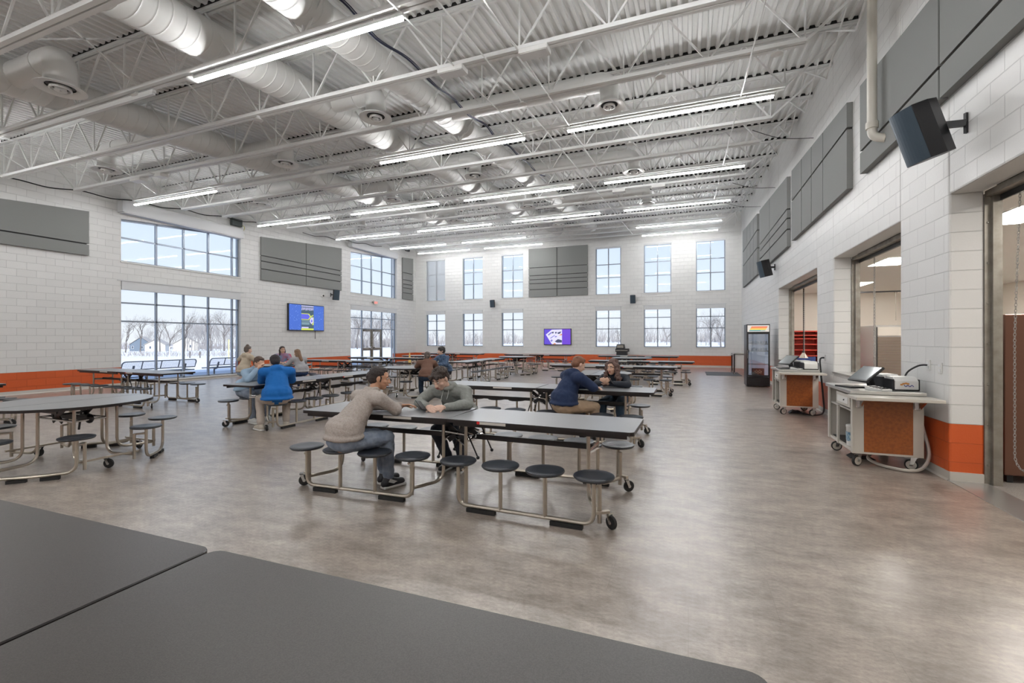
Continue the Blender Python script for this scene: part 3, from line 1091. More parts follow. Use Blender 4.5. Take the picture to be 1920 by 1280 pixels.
tag(root, 'small white security camera above the blue wall screen', 'security camera')
mb = MB(); mb.lathe([(0.075, 0), (0.07, 0.04), (0.04, 0.06)], 16, (-0.018, 0, 0), Matrix.Rotation(pi / 2, 3, 'Y')); mb.build('camera_base', 'white', root, smooth=True)
mb = MB(); mb.ball((0.06, 0.02, 0), 0.04, 10); mb.build('camera_lens', 'black', root, smooth=True)
root = empty('junction_box', (L + 0.01, 13.15, 6.25))
tag(root, 'dark grey metal control box above the header of the first tall window', 'control box')
mb = MB(); mb.box(0, 0.14, -0.22, 0.22, -0.14, 0.14); mb.build('box_body', mat('dark_grey_enamel', (0.06, 0.075, 0.075), 0.5), root, bevel=0.008)
mb = MB(); mb.tube(fillet([(0.1, 0.2, -0.05), (0.1, 0.36, -0.1), (0.1, 0.3, -0.28), (0.02, 0.2, -0.42)], 0.08), 0.010, 6); mb.build('yellow_wire', mat('yellow_wire', (0.62, 0.56, 0.05), 0.5), root, smooth=True)
root = empty('junction_box', (L + 0.01, 25.2, 7.35))
tag(root, 'small dark control box high in the far corner', 'control box')
mb = MB(); mb.box(0, 0.14, -0.18, 0.18, -0.1, 0.1); mb.build('box_body', mat('dark_box', (0.04, 0.045, 0.05), 0.5), root)
for i, (w_, p, lab) in enumerate([('R', (6.63, 1.21), 'white wall outlet with the black plug above the nearer cart'), ('R', (6.37, 1.19), 'white wall outlet next to the corner above the nearer cart'), ('R', (10.9, 1.13), 'white wall outlet with cord above the farther cart'), ('L', (8.0, 0.68), 'white wall outlet just over the orange band by the first tall window'), ('F', (-8.55, 1.75), 'small white plate on the far wall beside the purple screen'), ('L', (17.8, 1.45), 'small white plate below the blue wall screen'), ('F', (-9.45, 0.45), 'small beige outlet on the orange band of the far wall')]):
    root = empty('wall_outlet', {'R': (W, p[0], p[1]), 'L': (L, p[0], p[1]), 'F': (p[0], D, p[1])}[w_])
    tag(root, lab, 'outlet')
    a = MB(); b = MB()
    if w_ == 'R':
        a.box(-0.012, 0, -0.04, 0.04, -0.06, 0.06); b.box(-0.016, -0.012, -0.016, 0.016, -0.04, -0.01); b.box(-0.016, -0.012, -0.016, 0.016, 0.01, 0.04)
    elif w_ == 'L':
        a.box(0, 0.012, -0.04, 0.04, -0.06, 0.06); b.box(0.012, 0.016, -0.016, 0.016, -0.04, -0.01); b.box(0.012, 0.016, -0.016, 0.016, 0.01, 0.04)
    else:
        a.box(-0.04, 0.04, -0.012, 0, -0.06, 0.06); b.box(-0.016, 0.016, -0.016, -0.012, -0.04, -0.01); b.box(-0.016, 0.016, -0.016, -0.012, 0.01, 0.04)
    a.build('outlet_plate', 'white', root, bevel=0.003)
    b.build('socket', 'lens_off', root)

# ------------------------------------------------------------------ wall screens
def emis(name, c, s=1.0):
    m = mat(name, (c[0] * 0.3, c[1] * 0.3, c[2] * 0.3), 0.3, emit=c, estr=s)
    return m
def screen(wall, u0, u1, z0, z1, label, paint):
    cu, cz = (u0 + u1) / 2, (z0 + z1) / 2
    w, h = u1 - u0, z1 - z0
    root = empty('wall_screen', (L + 0.05, cu, cz) if wall == 'L' else (cu, D - 0.05, cz), 0 if wall == 'F' else rad(90))
    tag(root, label, 'TV')
    # local: x along the screen to the viewer's right, -y towards the room
    b = MB()
    b.box(-w / 2, w / 2, -0.05, 0.045, -h / 2, h / 2)
    b.build('screen_case', 'black', root, bevel=0.006)
    s = MB()
    s.box(-w / 2 + 0.03, w / 2 - 0.03, -0.054, -0.050, -h / 2 + 0.035, h / 2 - 0.03)
    return root, s, w - 0.06, h - 0.065
def patch(mb, poly, y):
    mb.prism(poly, -y, -0.051, 'y')
# blue screen with poster
root, s, w, h = screen('L', 15.71, 17.89, 1.92, 3.175, 'large wall screen showing a blue picture with an upright poster', None)
s.build('display', emis('screen_blue', (0.055, 0.13, 0.50), 1.0), root)
H, V = w / 2, h / 2
mb = MB()
for i in range(90):
    x = random.uniform(-H, H); z = random.uniform(-V, V)
    if -0.42 < x < 0.42: continue
    q = random.uniform(0.006, 0.013)
    patch(mb, [(x - q, z), (x, z - q), (x + q, z), (x, z + q)], 0.0555)
mb.build('screen_stars', emis('screen_star', (0.45, 0.62, 0.95), 1.0), root)
px0, px1 = -0.36, 0.40
mb = MB(); patch(mb, [(px0, -V), (px1, -V), (px1, V), (px0, V)], 0.056); mb.build('poster', emis('poster_dark', (0.05, 0.09, 0.13), 1.0), root)
mb = MB()
for i in range(16):
    x = px0 + 0.01 + i * 0.047; patch(mb, [(x, V - 0.075), (x + 0.034, V - 0.075), (x + 0.034, V - 0.02), (x, V - 0.02)], 0.0575)
for i in range(9):
    x = px0 + 0.02 + i * 0.083; patch(mb, [(x, V - 0.26 + 0.03 * (i % 3)), (x + 0.04, V - 0.24), (x + 0.055, V - 0.11), (x + 0.015, V - 0.11)], 0.0575)
patch(mb, [(px0 + 0.02, -V + 0.09), (px0 + 0.44, -V + 0.09), (px0 + 0.44, -V + 0.15), (px0 + 0.02, -V + 0.15)], 0.0575)
patch(mb, [(0.16, -0.20), (0.26, -0.31), (0.37, -0.20), (0.37, 0.0), (0.27, 0.04), (0.16, -0.08)], 0.0575)
mb.build('poster_headline', emis('poster_lilac', (0.55, 0.52, 0.78), 1.0), root)
mb = MB()
patch(mb, [(px0, -0.10), (0.10, -0.10), (0.26, 0.05), (0.38, 0.10), (0.38, 0.16), (0.22, 0.08), (0.12, 0.20), (px0, 0.20)], 0.057)
patch(mb, [(px0, -V), (px1, -V), (px1, -V + 0.085), (px0, -V + 0.085)], 0.057)
patch(mb, [(0.30, -0.34), (px1, -0.34), (px1, 0.03), (0.33, 0.05), (0.38, -0.1)], 0.0565)
mb.build('poster_yellow', emis('poster_yellow', (0.52, 0.60, 0.10), 1.0), root)
mb = MB()
patch(mb, [(px0, -0.07), (0.06, -0.07), (0.17, 0.05), (0.07, 0.17), (px0, 0.17)], 0.0585)
patch(mb, [(0.22, -0.16), (0.27, -0.22), (0.33, -0.16), (0.27, -0.06)], 0.0585)
mb.build('poster_blue', emis('poster_blue', (0.10, 0.11, 0.62), 1.0), root)
mb = MB()
for z in (-0.15, -0.24, -0.30):
    patch(mb, [(px0 + 0.02, z - 0.035), (0.14, z - 0.035), (0.14, z + 0.02), (px0 + 0.02, z + 0.02)], 0.0575)
mb.build('poster_text', emis('poster_grey', (0.18, 0.28, 0.33), 1.0), root)
mb = MB(); mb.tube([(H * 0.55, 0.03, -V - 0.03), (H * 0.55, 0.03, -V - 0.42)], 0.012, 6); mb.build('power_cord', 'gap_shade_and_cord', root)
# purple screen
root, s, w, h = screen('F', -8.10, -6.425, 1.16, 2.13, 'wall screen showing a purple picture with a tilted white page', None)
s.build('display', emis('screen_purple', (0.10, 0.06, 0.52), 1.0), root)
H, V = w / 2, h / 2
mb = MB(); patch(mb, [(H * 0.36, -V), (H, -V), (H, V), (H * 0.36, V)], 0.055); mb.build('purple_side', emis('screen_violet', (0.13, 0.05, 0.52), 1.0), root)
mb = MB(); patch(mb, [(-H * 0.88, V * 0.30), (-H * 0.42, V * 0.95), (H * 0.36, V * 0.98), (H * 0.36, -V), (-H * 0.42, -V * 0.98)], 0.056); mb.build('white_page', emis('page_white', (0.62, 0.60, 0.82), 1.0), root)
mb = MB()
patch(mb, [(-H * 0.55, -V * 0.15), (-H * 0.20, V * 0.25), (-H * 0.17, V * 0.17), (-H * 0.5, -V * 0.24)], 0.0575)
patch(mb, [(-H * 0.55, -V * 0.5), (-H * 0.42, -V * 0.32), (-H * 0.34, -V * 0.5), (-H * 0.46, -V * 0.7)], 0.0575)
patch(mb, [(-H * 0.22, 0.0), (-H * 0.1, V * 0.12), (0.0, 0.02), (-H * 0.12, -V * 0.1)], 0.0575)
patch(mb, [(-H * 0.74, V * 0.28), (-H * 0.46, V * 0.66), (-H * 0.38, V * 0.54), (-H * 0.66, V * 0.16)], 0.0575)
mb.build('page_blocks', emis('page_purple', (0.20, 0.18, 0.50), 1.0), root)
mb = MB()
patch(mb, [(-H * 0.42, V * 0.62), (-H * 0.3, V * 0.7), (-H * 0.26, V * 0.5), (-H * 0.38, V * 0.42)], 0.0575)
patch(mb, [(-H * 0.18, V * 0.62), (-H * 0.04, V * 0.66), (-H * 0.06, V * 0.44), (-H * 0.14, V * 0.40)], 0.0575)
patch(mb, [(0.0, V * 0.55), (H * 0.3, V * 0.72), (H * 0.22, V * 0.42), (H * 0.05, V * 0.36)], 0.0575)
patch(mb, [(-H * 0.2, -V * 0.62), (H * 0.05, -V * 0.3), (H * 0.35, -V * 0.45), (H * 0.35, -V * 0.75), (H * 0.0, -V * 0.78)], 0.0575)
mb.build('page_figures', emis('page_dark', (0.05, 0.06, 0.12), 1.0), root)
mb = MB()
patch(mb, [(H * 0.1, V * 0.18), (H * 0.35, V * 0.42), (H * 0.35, V * 0.2)], 0.058)
patch(mb, [(-H * 0.36, -V * 0.98), (-H * 0.18, -V * 0.8), (-H * 0.1, -V * 0.98)], 0.058)
mb.build('page_orange', emis('page_orange', (0.62, 0.25, 0.08), 1.0), root)
# ================================================================== TABLES
HALF = 1.75
TW = 0.72
TZ = 0.755
SZ = 0.445
SX = [0.255, 0.665, 1.065, 1.470]
SY = 0.575
def round_rect(x0, x1, y0, y1, r, corners=(1, 1, 1, 1), n=5):
    out = []
    for k, (cx, cy, a0) in enumerate(((x1 - r, y0 + r, -90), (x1 - r, y1 - r, 0), (x0 + r, y1 - r, 90), (x0 + r, y0 + r, 180))):
        rr = r if corners[k] else 0.012
        cx = (x1 - rr) if k in (0, 1) else (x0 + rr)
        cy = (y0 + rr) if k in (0, 3) else (y1 - rr)
        for i in range(n + 1):
            a = rad(a0 + 90 * i / n)
            out.append((cx + rr * cos(a), cy + rr * sin(a)))
    return out
def slab(mb, poly, z0, z1):
    """top face with the laminate, the sides and underside black"""
    k = len(poly)
    o = len(mb.v)
    c = (sum(p[0] for p in poly) / k, sum(p[1] for p in poly) / k)
    ins = [(c[0] + (p[0] - c[0]) * (1 - 0.004 / max(0.05, hypot(p[0] - c[0], p[1] - c[1]))), c[1] + (p[1] - c[1]) * (1 - 0.004 / max(0.05, hypot(p[0] - c[0], p[1] - c[1])))) for p in poly]
    vs = [(p[0], p[1], z0) for p in poly] + [(p[0], p[1], z1 - 0.004) for p in poly] + [(p[0], p[1], z1) for p in ins]
    mb.cur = 1
    mb.add(vs, [tuple(range(k - 1, -1, -1))] + [(i, (i + 1) % k, (i + 1) % k + k, i + k) for i in range(k)] + [(i + k, (i + 1) % k + k, (i + 1) % k + 2 * k, i + 2 * k) for i in range(k)])
    mb.cur = 0
    mb.add([(p[0], p[1], z1) for p in ins], [tuple(range(k))])

def seat_mesh(parent):
    s = MB()
    r = 0.163
    s.lathe([(r * 0.55, -0.030), (r - 0.012, -0.026), (r, -0.012), (r - 0.003, -0.002), (r - 0.02, 0.003), (r * 0.6, -0.001), (0.01, -0.003)], 28)
    return s.build('seat', 'seat', parent, smooth=True)

def wheel_mesh(parent, name='caster', yaw=0.0):
    c = MB()
    c.cur = 0
    m = Matrix.Rotation(pi / 2, 3, 'X')
    c.lathe([(0.030, -0.014), (0.050, -0.013), (0.055, -0.006), (0.055, 0.006), (0.050, 0.013), (0.030, 0.014)], 18, (0, 0, 0.055), m)
    c.cur = 1
    c.lathe([(0.016, -0.020), (0.016, 0.020)], 10, (0, 0, 0.055), m)
    c.prism([(-0.012, 0.050), (0.012, 0.050), (-0.01, 0.125), (-0.045, 0.125)], -0.022, -0.017, 'y')
    c.prism([(-0.012, 0.050), (0.012, 0.050), (-0.01, 0.125), (-0.045, 0.125)], 0.017, 0.022, 'y')
    c.box(-0.045, -0.008, -0.022, 0.022, 0.118, 0.130)
    o = c.build(name, ['rubber', 'chrome'], parent, smooth=True)
    return o

def tube_leg(xe, s, xo):
    """table leg down from the top, bent outward to the stool row, with the short upright it is welded to"""
    m = MB()
    m.tube(fillet([(xe, s * 0.20, 0.70), (xe, s * 0.20, 0.115), (xo, s * 0.515, 0.115)], 0.13, 6), 0.017, 8)
    m.tube([(xo, s * 0.515, 0.05), (xo, s * 0.515, 0.375)], 0.019, 8)
    m.tube([(xo, s * 0.515, 0.36), (xo, s * SY, 0.36)], 0.012, 6)
    return m

def make_rect():
    root = empty('stool_table')
    for h in (1, -1):
        t = MB()
        poly = round_rect(0.008, HALF, -TW / 2, TW / 2, 0.045, (1, 1, 0, 0))
        if h < 0:
            poly = [(-p[0], p[1]) for p in poly][::-1]
        slab(t, poly, TZ - 0.032, TZ)
        t.build('tabletop', ['top', 'edge'], root)
        a = MB()
        for y in (-TW / 2 + 0.03, TW / 2 - 0.05):
            a.box(min(h * 0.06, h * (HALF - 0.06)), max(h * 0.06, h * (HALF - 0.06)), y, y + 0.02, TZ - 0.065, TZ - 0.033)
        a.build('apron', 'edge', root)
        for s in (1, -1):
            for i, x in enumerate(SX):
                o = seat_mesh(root) if not SEATP else SEATP[0].copy()
                if SEATP:
                    COL.objects.link(o)
                    o.parent = root
                else:
                    SEATP.append(o)
                o.location = (h * x, s * SY, SZ)
            f = MB()
            f.tube(fillet([(h * SX[0], s * SY, SZ - 0.03), (h * SX[0], s * SY, 0.052), (h * SX[3], s * SY, 0.052), (h * SX[3], s * SY, SZ - 0.03)], 0.10, 7), 0.018, 8)
            for x in (SX[1], SX[2]):
                f.tube([(h * x, s * SY, 0.052), (h * x, s * SY, SZ - 0.03)], 0.018, 8)
            f.build('seat_frame', 'tube', root, smooth=True)
            for xa in (SX[0] + 0.09, SX[3] - 0.36):
                g = MB()
                x0, x1 = sorted((h * xa, h * (xa + 0.27)))
                g.box(x0, x1, s * SY - 0.022, s * SY + 0.022, 0, 0.034)
                g.build('floor_glide', 'rubber', root)
            for xe, xo in ((0.13, 0.30), (1.34, 1.50)):
                tube_leg(h * xe, s, h * xo).build('leg', 'tube', root, smooth=True)
            c = MB()
            c.bar((h * SX[3], s * (SY - 0.03), 0.135), (h * 1.575, s * (SY - 0.09), 0.14), 0.035, 0.02)
            c.build('caster_arm', 'tube', root)
            if not WHEELP:
                WHEELP.append(wheel_mesh(root))
                w = WHEELP[0]
            else:
                w = WHEELP[0].copy()
                COL.objects.link(w)
                w.parent = root
            w.location = (h * 1.59, s * (SY - 0.09), 0)
            w.rotation_euler = (0, 0, rad(35 * s * h))
        b = MB()
        x0, x1 = sorted((h * 0.15, h * 1.34))
        b.box(x0, x1, -0.015, 0.015, 0.505, 0.555)
        b.build('torsion_bar', 'edge', root)
        for x in (0.13, 1.34):
            b = MB()
            b.tube([(h * x, -0.2, 0.53), (h * x, 0.2, 0.53)], 0.014, 8)
            b.bar((h * x, -0.19, 0.515), (h * (x + 0.03), 0.19, 0.50), 0.02)
            b.build('crossbar', 'chrome', root)
        st = MB()
        st.cur = 0
        x0, x1 = (0.36, 0.62) if h > 0 else (-0.72, -0.40)
        st.box(x0, x1, -TW / 2 - 0.0015, -TW / 2, TZ - 0.029, TZ - 0.005)
        if h > 0:
            st.cur = 1
            st.box(x0 - 0.03, x0, -TW / 2 - 0.0015, -TW / 2, TZ - 0.029, TZ - 0.005)
        st.build('edge_label', ['sticker', 'red'], root)
    m = MB()
    for y in (-0.14, 0.14):
        m.bar((-0.16, y, 0.69), (0.10, y, 0.50), 0.012, 0.05)
        m.bar((0.16, y, 0.69), (-0.10, y, 0.50), 0.012, 0.05)
        m.tube([(-0.10, y * 1.2, 0.64), (-0.20, y * 1.2, 0.33)], 0.008, 6)
        m.tube([(0.10, y * 1.2, 0.64), (0.24, y * 1.2, 0.36)], 0.008, 6)
        m.ball((-0.20, y * 1.2, 0.33), 0.018, 8)
        m.ball((0.24, y * 1.2, 0.36), 0.018, 8)
    m.bar((0, -0.145, 0.595), (0, 0.145, 0.595), 0.016)
    m.build('folding_mechanism', 'black', root)
    for y in (-0.2, 0.2):
        m = MB()
        m.tube([(-0.13, y, 0.60), (0.12, y * 0.6, 0.56)], 0.013, 6)
        m.tube([(0.13, y, 0.47), (-0.05, y * 0.6, 0.54)], 0.013, 6)
        m.build('linkage', 'chrome', root)
    return root

SEATP, WHEELP = [], []

def make_round():
    root = empty('round_stool_table')
    R = 0.79
    for h in (1, -1):
        n = 28
        poly = [(0.004 + R * cos(rad(-90 + 180 * i / n)) * 0.995, R * sin(rad(-90 + 180 * i / n))) for i in range(n + 1)]
        if h < 0:
            poly = [(-p[0], p[1]) for p in poly][::-1]
        t = MB()
        slab(t, poly, TZ - 0.032, TZ)
        t.build('tabletop', ['top', 'edge'], root)
        a = MB()
        for y in (-0.42, 0.40):
            x0, x1 = sorted((h * 0.05, h * 0.60))
            a.box(x0, x1, y, y + 0.02, TZ - 0.065, TZ - 0.033)
        a.build('apron', 'edge', root)
    RS = 0.90
    for i in range(8):
        a = rad(22.5 + 45 * i)
        o = SEATP[0].copy()
        COL.objects.link(o)
        o.parent = root
        o.location = (RS * cos(a), RS * sin(a), SZ)
        m = MB()
        c_, s_ = cos(a), sin(a)
        e = 0.42
        d = 0.07 * (1 if i % 2 else -1)
        m.tube(fillet([(e * c_, e * s_, 0.70), (e * c_, e * s_, 0.11), ((RS - 0.09) * c_ - d * s_, (RS - 0.09) * s_ + d * c_, 0.11)], 0.13, 6), 0.017, 8)
        m.tube([((RS - 0.09) * c_ - d * s_, (RS - 0.09) * s_ + d * c_, 0.05), ((RS - 0.09) * c_ - d * s_, (RS - 0.09) * s_ + d * c_, 0.36)], 0.018, 8)
        m.tube([((RS - 0.09) * c_ - d * s_, (RS - 0.09) * s_ + d * c_, 0.35), (RS * c_, RS * s_, 0.35)], 0.012, 6)
        m.build('leg', 'tube', root, smooth=True)
    for i in range(4):
        a, b = rad(22.5 + 90 * i - 0), rad(67.5 + 90 * i)
        p, q = Vector((RS * cos(a), RS * sin(a), 0)), Vector((RS * cos(b), RS * sin(b), 0))
        mid = (p + q) / 2 * 1.05
        up = Vector((0, 0, 1))
        f = MB()
        f.tube(fillet([p + up * (SZ - 0.03), p + up * 0.052, mid + up * 0.052, q + up * 0.052, q + up * (SZ - 0.03)], 0.12, 7), 0.018, 8)
        f.build('seat_frame', 'tube', root, smooth=True)
        for t_, u_ in ((0.2, 0.42), (0.58, 0.8)):
            g = MB()
            g.bar(p.lerp(q, t_) * 1.03 + up * 0.017, p.lerp(q, u_) * 1.03 + up * 0.017, 0.045, 0.034)
            g.build('floor_glide', 'rubber', root)
    for i in range(4):
        a = rad(0 + 90 * i)
        w = WHEELP[0].copy()
        COL.objects.link(w)
        w.parent = root
        w.location = (0.74 * cos(a), 0.74 * sin(a), 0)
        w.rotation_euler = (0, 0, a + 0.5)
        k = MB()
        for d in (-1, 1):
            b = a + d * rad(22.5)
            k.bar((0.74 * cos(a), 0.74 * sin(a), 0.135), (0.86 * cos(b) * 0.94, 0.86 * sin(b) * 0.94, 0.135), 0.03, 0.02)
        k.build('caster_arm', 'tube', root)
    m = MB()
    for y in (-0.14, 0.14):
        m.bar((-0.16, y, 0.69), (0.10, y, 0.52), 0.012, 0.05)
        m.bar((0.16, y, 0.69), (-0.10, y, 0.52), 0.012, 0.05)
    m.bar((-0.36, 0, 0.56), (0.36, 0, 0.56), 0.03, 0.06)
    m.ball((-0.36, 0, 0.56), (0.06, 0.04, 0.06), 10)
    m.ball((0.36, 0, 0.56), (0.06, 0.04, 0.06), 10)
    m.tube([(-0.10, 0.145, 0.64), (-0.18, 0.15, 0.36)], 0.012, 6)
    m.bar((0, -0.145, 0.605), (0, 0.145, 0.605), 0.02)
    m.bar((0, 0, 0.56), (0, 0, 0.61), 0.02)
    m.build('folding_mechanism', 'black', root)
    m = MB()
    for y in (-0.17, 0.17):
        m.tube([(-0.39, y, 0.55), (0.39, y, 0.55)], 0.013, 6)
    for x in (-0.39, 0.39):
        m.tube([(x, -0.17, 0.55), (x, 0.17, 0.55)], 0.013, 6)
    m.build('linkage', 'chrome', root)
    return root

rect0 = make_rect()
round0 = make_round()
def place(proto, x, y, rz, label, group, used={}):
    if proto.name in used:
        o = copy_tree(proto)
    else:
        o = proto
        used[proto.name] = 1
    o.location = (x, y, 0)
    o.rotation_euler = (0, 0, rz)
    tag(o, label, 'cafeteria table', group)
    return o
def kink(root, left, right):
    """the two leaves of a folding table are not quite in line"""
    for ch in root.children:
        xs = [ch.matrix_basis @ Vector(c) for c in ch.bound_box]
        cx = sum(v.x for v in xs) / 8
        if abs(cx) < 0.06:
            continue
        a = right if cx > 0 else left
        ch.matrix_basis = Matrix.Rotation(a, 4, 'Z') @ ch.matrix_basis
GR, GO = 'rectangular stool tables', 'round stool tables'
t1 = place(rect0, -2.15, 4.175, 0, 'long grey stool table with the fleece-jacketed and the grey-hooded person', GR)
t2 = place(rect0, -2.20, 7.05, rad(-0.3), 'long grey stool table where two people in navy tops sit', GR)
t3 = place(rect0, -6.98, 7.13, rad(90), 'long grey stool table with the person in the blue hoodie at its corner', GR)
t5 = place(rect0, -12.55, 6.98, rad(-2), 'long grey stool table in front of the tall window with outdoor benches', GR)
t6 = place(rect0, -12.70, 3.80, 0, 'stool table mostly out of frame behind the near round one', GR)
t8 = place(rect0, -11.50, 13.05, 0, 'long stool table in front of the exit doors, second back from the seated trio', GR)
t9 = place(rect0, -11.70, 15.75, 0, 'long stool table beside the glazed exit doors', GR)
t12 = place(rect0, -7.15, 15.1, rad(90), 'long stool table set lengthways behind the round one with the person in brown', GR)
t14 = place(rect0, -11.7, 21.4, 0, 'long stool table by the far wall, next to the exit doors', GR)
t15 = place(rect0, -6.85, 21.4, 0, 'long stool table by the far wall below the purple screen', GR)
t16 = place(rect0, -2.12, 21.1, 0, 'long stool table by the far wall in front of the black printer', GR)
t18 = place(rect0, -1.55, 16.25, rad(1), 'long stool table third from the far wall in the rank beside the serving carts', GR)
t19 = place(rect0, -2.02, 13.1, 0, 'long stool table just behind the round table that backs the curly-haired person', GR)
r4 = place(round0, -7.12, 3.28, 0, 'round grey stool table at the front with a seam across its top', GO)
r7 = place(round0, -11.35, 10.25, rad(10), 'round stool table with three people around it near the tall windows', GO)
r10 = place(round0, -7.05, 10.65, 0, 'round stool table with the person in the brown sweater', GO)
r11 = place(round0, -11.7, 18.2, 0, 'round stool table near the far corner beyond the exit doors', GO)
r13 = place(round0, -6.95, 18.5, 0, 'round stool table in front of the purple screen', GO)
r17 = place(round0, -2.12, 18.9, 0, 'round stool table between two long ones near the black printer', GO)
r20 = place(round0, -1.95, 10.3, 0, 'round stool table right behind the curly-haired person', GO)
kink(t1, rad(2.6), rad(-1.2))

# the plain folding table right in front of the camera, top edges only in view
root = empty('folding_table', (-1.605, 0.79, 0), rad(0.6))
tag(root, 'dark charcoal table top right in front of the camera, split by a black seam', 'table')
for h in (1, -1):
    t = MB()
    poly = round_rect(0.006, 1.78, -0.36, 0.36, 0.045, (1, 1, 1, 1))
    if h < 0:
        poly = [(-p[0], p[1]) for p in poly][::-1]
    slab(t, poly, TZ - 0.03, TZ)
    t.build('tabletop', ['top_dark', 'edge'], root)
    for x in (0.14, 1.5):
        for s in (1, -1):
            m = MB()
            m.tube([(h * x, s * 0.22, 0.725), (h * x, s * 0.22, 0.03)], 0.017, 8)
            m.tube([(h * x, s * 0.22, 0.03), (h * x, s * 0.22, 0.0)], 0.022, 8)
            m.build('leg', 'tube', root, smooth=True)
        m = MB()
        m.tube([(h * x, -0.22, 0.3), (h * x, 0.22, 0.3)], 0.014, 8)
        m.build('crossbar', 'chrome', root)
    m = MB()
    x0, x1 = sorted((h * 0.1, h * 1.6))
    m.box(x0, x1, -0.25, -0.22, 0.67, 0.724)
    m.box(x0, x1, 0.22, 0.25, 0.67, 0.724)
    m.build('apron', 'edge', root)

# ================================================================== SERVING CARTS
def caster(parent, x, y, yaw, r=0.062):
    c = MB()
    m = Matrix.Rotation(pi / 2, 3, 'X')
    c.cur = 0
    c.lathe([(r - 0.012, -0.016), (r, -0.012), (r, 0.012), (r - 0.012, 0.016)], 22, (0, 0, r), m)
    c.cur = 1
    c.lathe([(0.012, -0.018), (r - 0.013, -0.017), (r - 0.013, 0.017), (0.012, 0.018)], 22, (0, 0, r), m)
    c.cur = 2
    for s in (-1, 1):
        c.prism([(-0.015, r - 0.01), (0.015, r - 0.01), (0.055, 2 * r + 0.03), (0.0, 2 * r + 0.03)], s * 0.022 - 0.002, s * 0.022 + 0.002, 'y')
    c.box(-0.01, 0.06, -0.026, 0.026, 2 * r + 0.024, 2 * r + 0.034)
    o = c.build('caster', ['rubber', 'cart', 'chrome'], parent, smooth=True)
    o.location = (x, y, 0)
    o.rotation_euler = (0, 0, yaw)
def cart(x0, x1, y0, y1, label, bucket):
    cx, cy = (x0 + x1) / 2, (y0 + y1) / 2
    w, d = (x1 - x0) / 2, (y1 - y0) / 2
    root = empty('serving_cart', (cx, cy, 0))
    tag(root, label, 'cart', 'cashier carts')
    b = MB()   # open-fronted shell: the -x side is the working side with drawer and open shelf
    b.box(-w + 0.02, w, -d, -d + 0.04, 0.165, 0.86)
    b.box(-w + 0.02, w, d - 0.04, d, 0.165, 0.86)
    b.box(w - 0.04, w, -d + 0.04, d - 0.04, 0.165, 0.86)
    b.box(-w + 0.02, w - 0.04, -d + 0.04, d - 0.04, 0.165, 0.20)
    b.box(-w + 0.03, w - 0.04, -d + 0.04, d - 0.04, 0.64, 0.66)
    b.box(-w + 0.005, -w + 0.03, -d, -d + 0.06, 0.165, 0.86)
    b.box(-w + 0.005, -w + 0.03, d - 0.06, d, 0.165, 0.86)
    b.box(-w + 0.005, -w + 0.03, 0.06, 0.10, 0.165, 0.66)
    b.build('cart_body', 'cart', root, bevel=0.004)
    b = MB()
    b.box(-w + 0.12, w - 0.10, -d - 0.004, -d, 0.19, 0.80)
    b.build('front_panel', 'wood', root)
    t = MB()
    t.box(-w - 0.02, w + 0.02, -d - 0.02, d + 0.02, 0.862, 0.905)
    t.build('worktop', 'stainless', root, bevel=0.006)
    s = MB()
    s.box(-w - 0.05, w + 0.06, -d - 0.33, -d - 0.025, 0.825, 0.862)
    s.build('tray_shelf', 'cart', root, bevel=0.006)
    for x in (-w + 0.07, w - 0.06):
        k = MB()
        k.prism([(-d - 0.22, 0.825), (-d - 0.005, 0.825), (-d - 0.005, 0.70), (-d - 0.03, 0.70)], x - 0.012, x + 0.012, 'x')
        k.box(x - 0.03, x + 0.03, -d - 0.012, -d - 0.005, 0.71, 0.80)
        k.build('shelf_bracket', 'chrome', root)
    dr = MB()
    dr.box(-w - 0.004, -w + 0.004, -d + 0.06, 0.08, 0.69, 0.84)
    dw = dr.build('drawer', 'cart', root, bevel=0.003)
    k = MB()
    k.box(-w - 0.010, -w - 0.004, -d + 0.12, 0.02, 0.725, 0.80)
    k.build('drawer_plate', 'white', dw)
    k = MB()
    k.ball((-w - 0.014, -d + 0.24, 0.765), 0.01, 8)
    k.build('drawer_lock', 'black', dw)
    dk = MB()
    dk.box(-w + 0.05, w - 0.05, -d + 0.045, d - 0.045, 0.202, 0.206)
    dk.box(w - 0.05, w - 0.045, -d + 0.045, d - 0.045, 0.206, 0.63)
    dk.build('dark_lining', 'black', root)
    for x in (-w + 0.08, w - 0.08):
        for y in (-d + 0.10, d - 0.10):
            caster(root, x, y, random.uniform(-0.5, 0.6))
    return root
c1 = cart(1.80, 2.48, 6.45, 7.45, 'grey cashier cart with wood front standing at the front by the pillar', True)
c2 = cart(1.70, 2.36, 10.36, 11.26, 'grey cashier cart with wood front farther back, beside the tall drinks cooler', False)
tag((lambda m: (m.lathe([(0.075, 0), (0.085, 0.0), (0.088, 0.22), (0.092, 0.225), (0.092, 0.25), (0.02, 0.255)], 20), m)[1])(MB()).build('tub', mat('white_tub', (0.68, 0.68, 0.66), 0.4), smooth=True), 'white round tub standing inside the nearer cart', 'tub').location = (1.905, 6.70, 0.207)
o = MB().box(-0.0935, -0.02, -0.07, 0.07, 0.06, 0.17)
lb_ = MB(); lb_.lathe([(0.0895, 0.06), (0.0925, 0.17)], 20, cap=False)
ob = lb_.build('tub_label', mat('blue_label', (0.10, 0.22, 0.35), 0.5, noise=(30, (0.5, 0.6, 0.6))), bpy.data.objects['tub'], smooth=True)

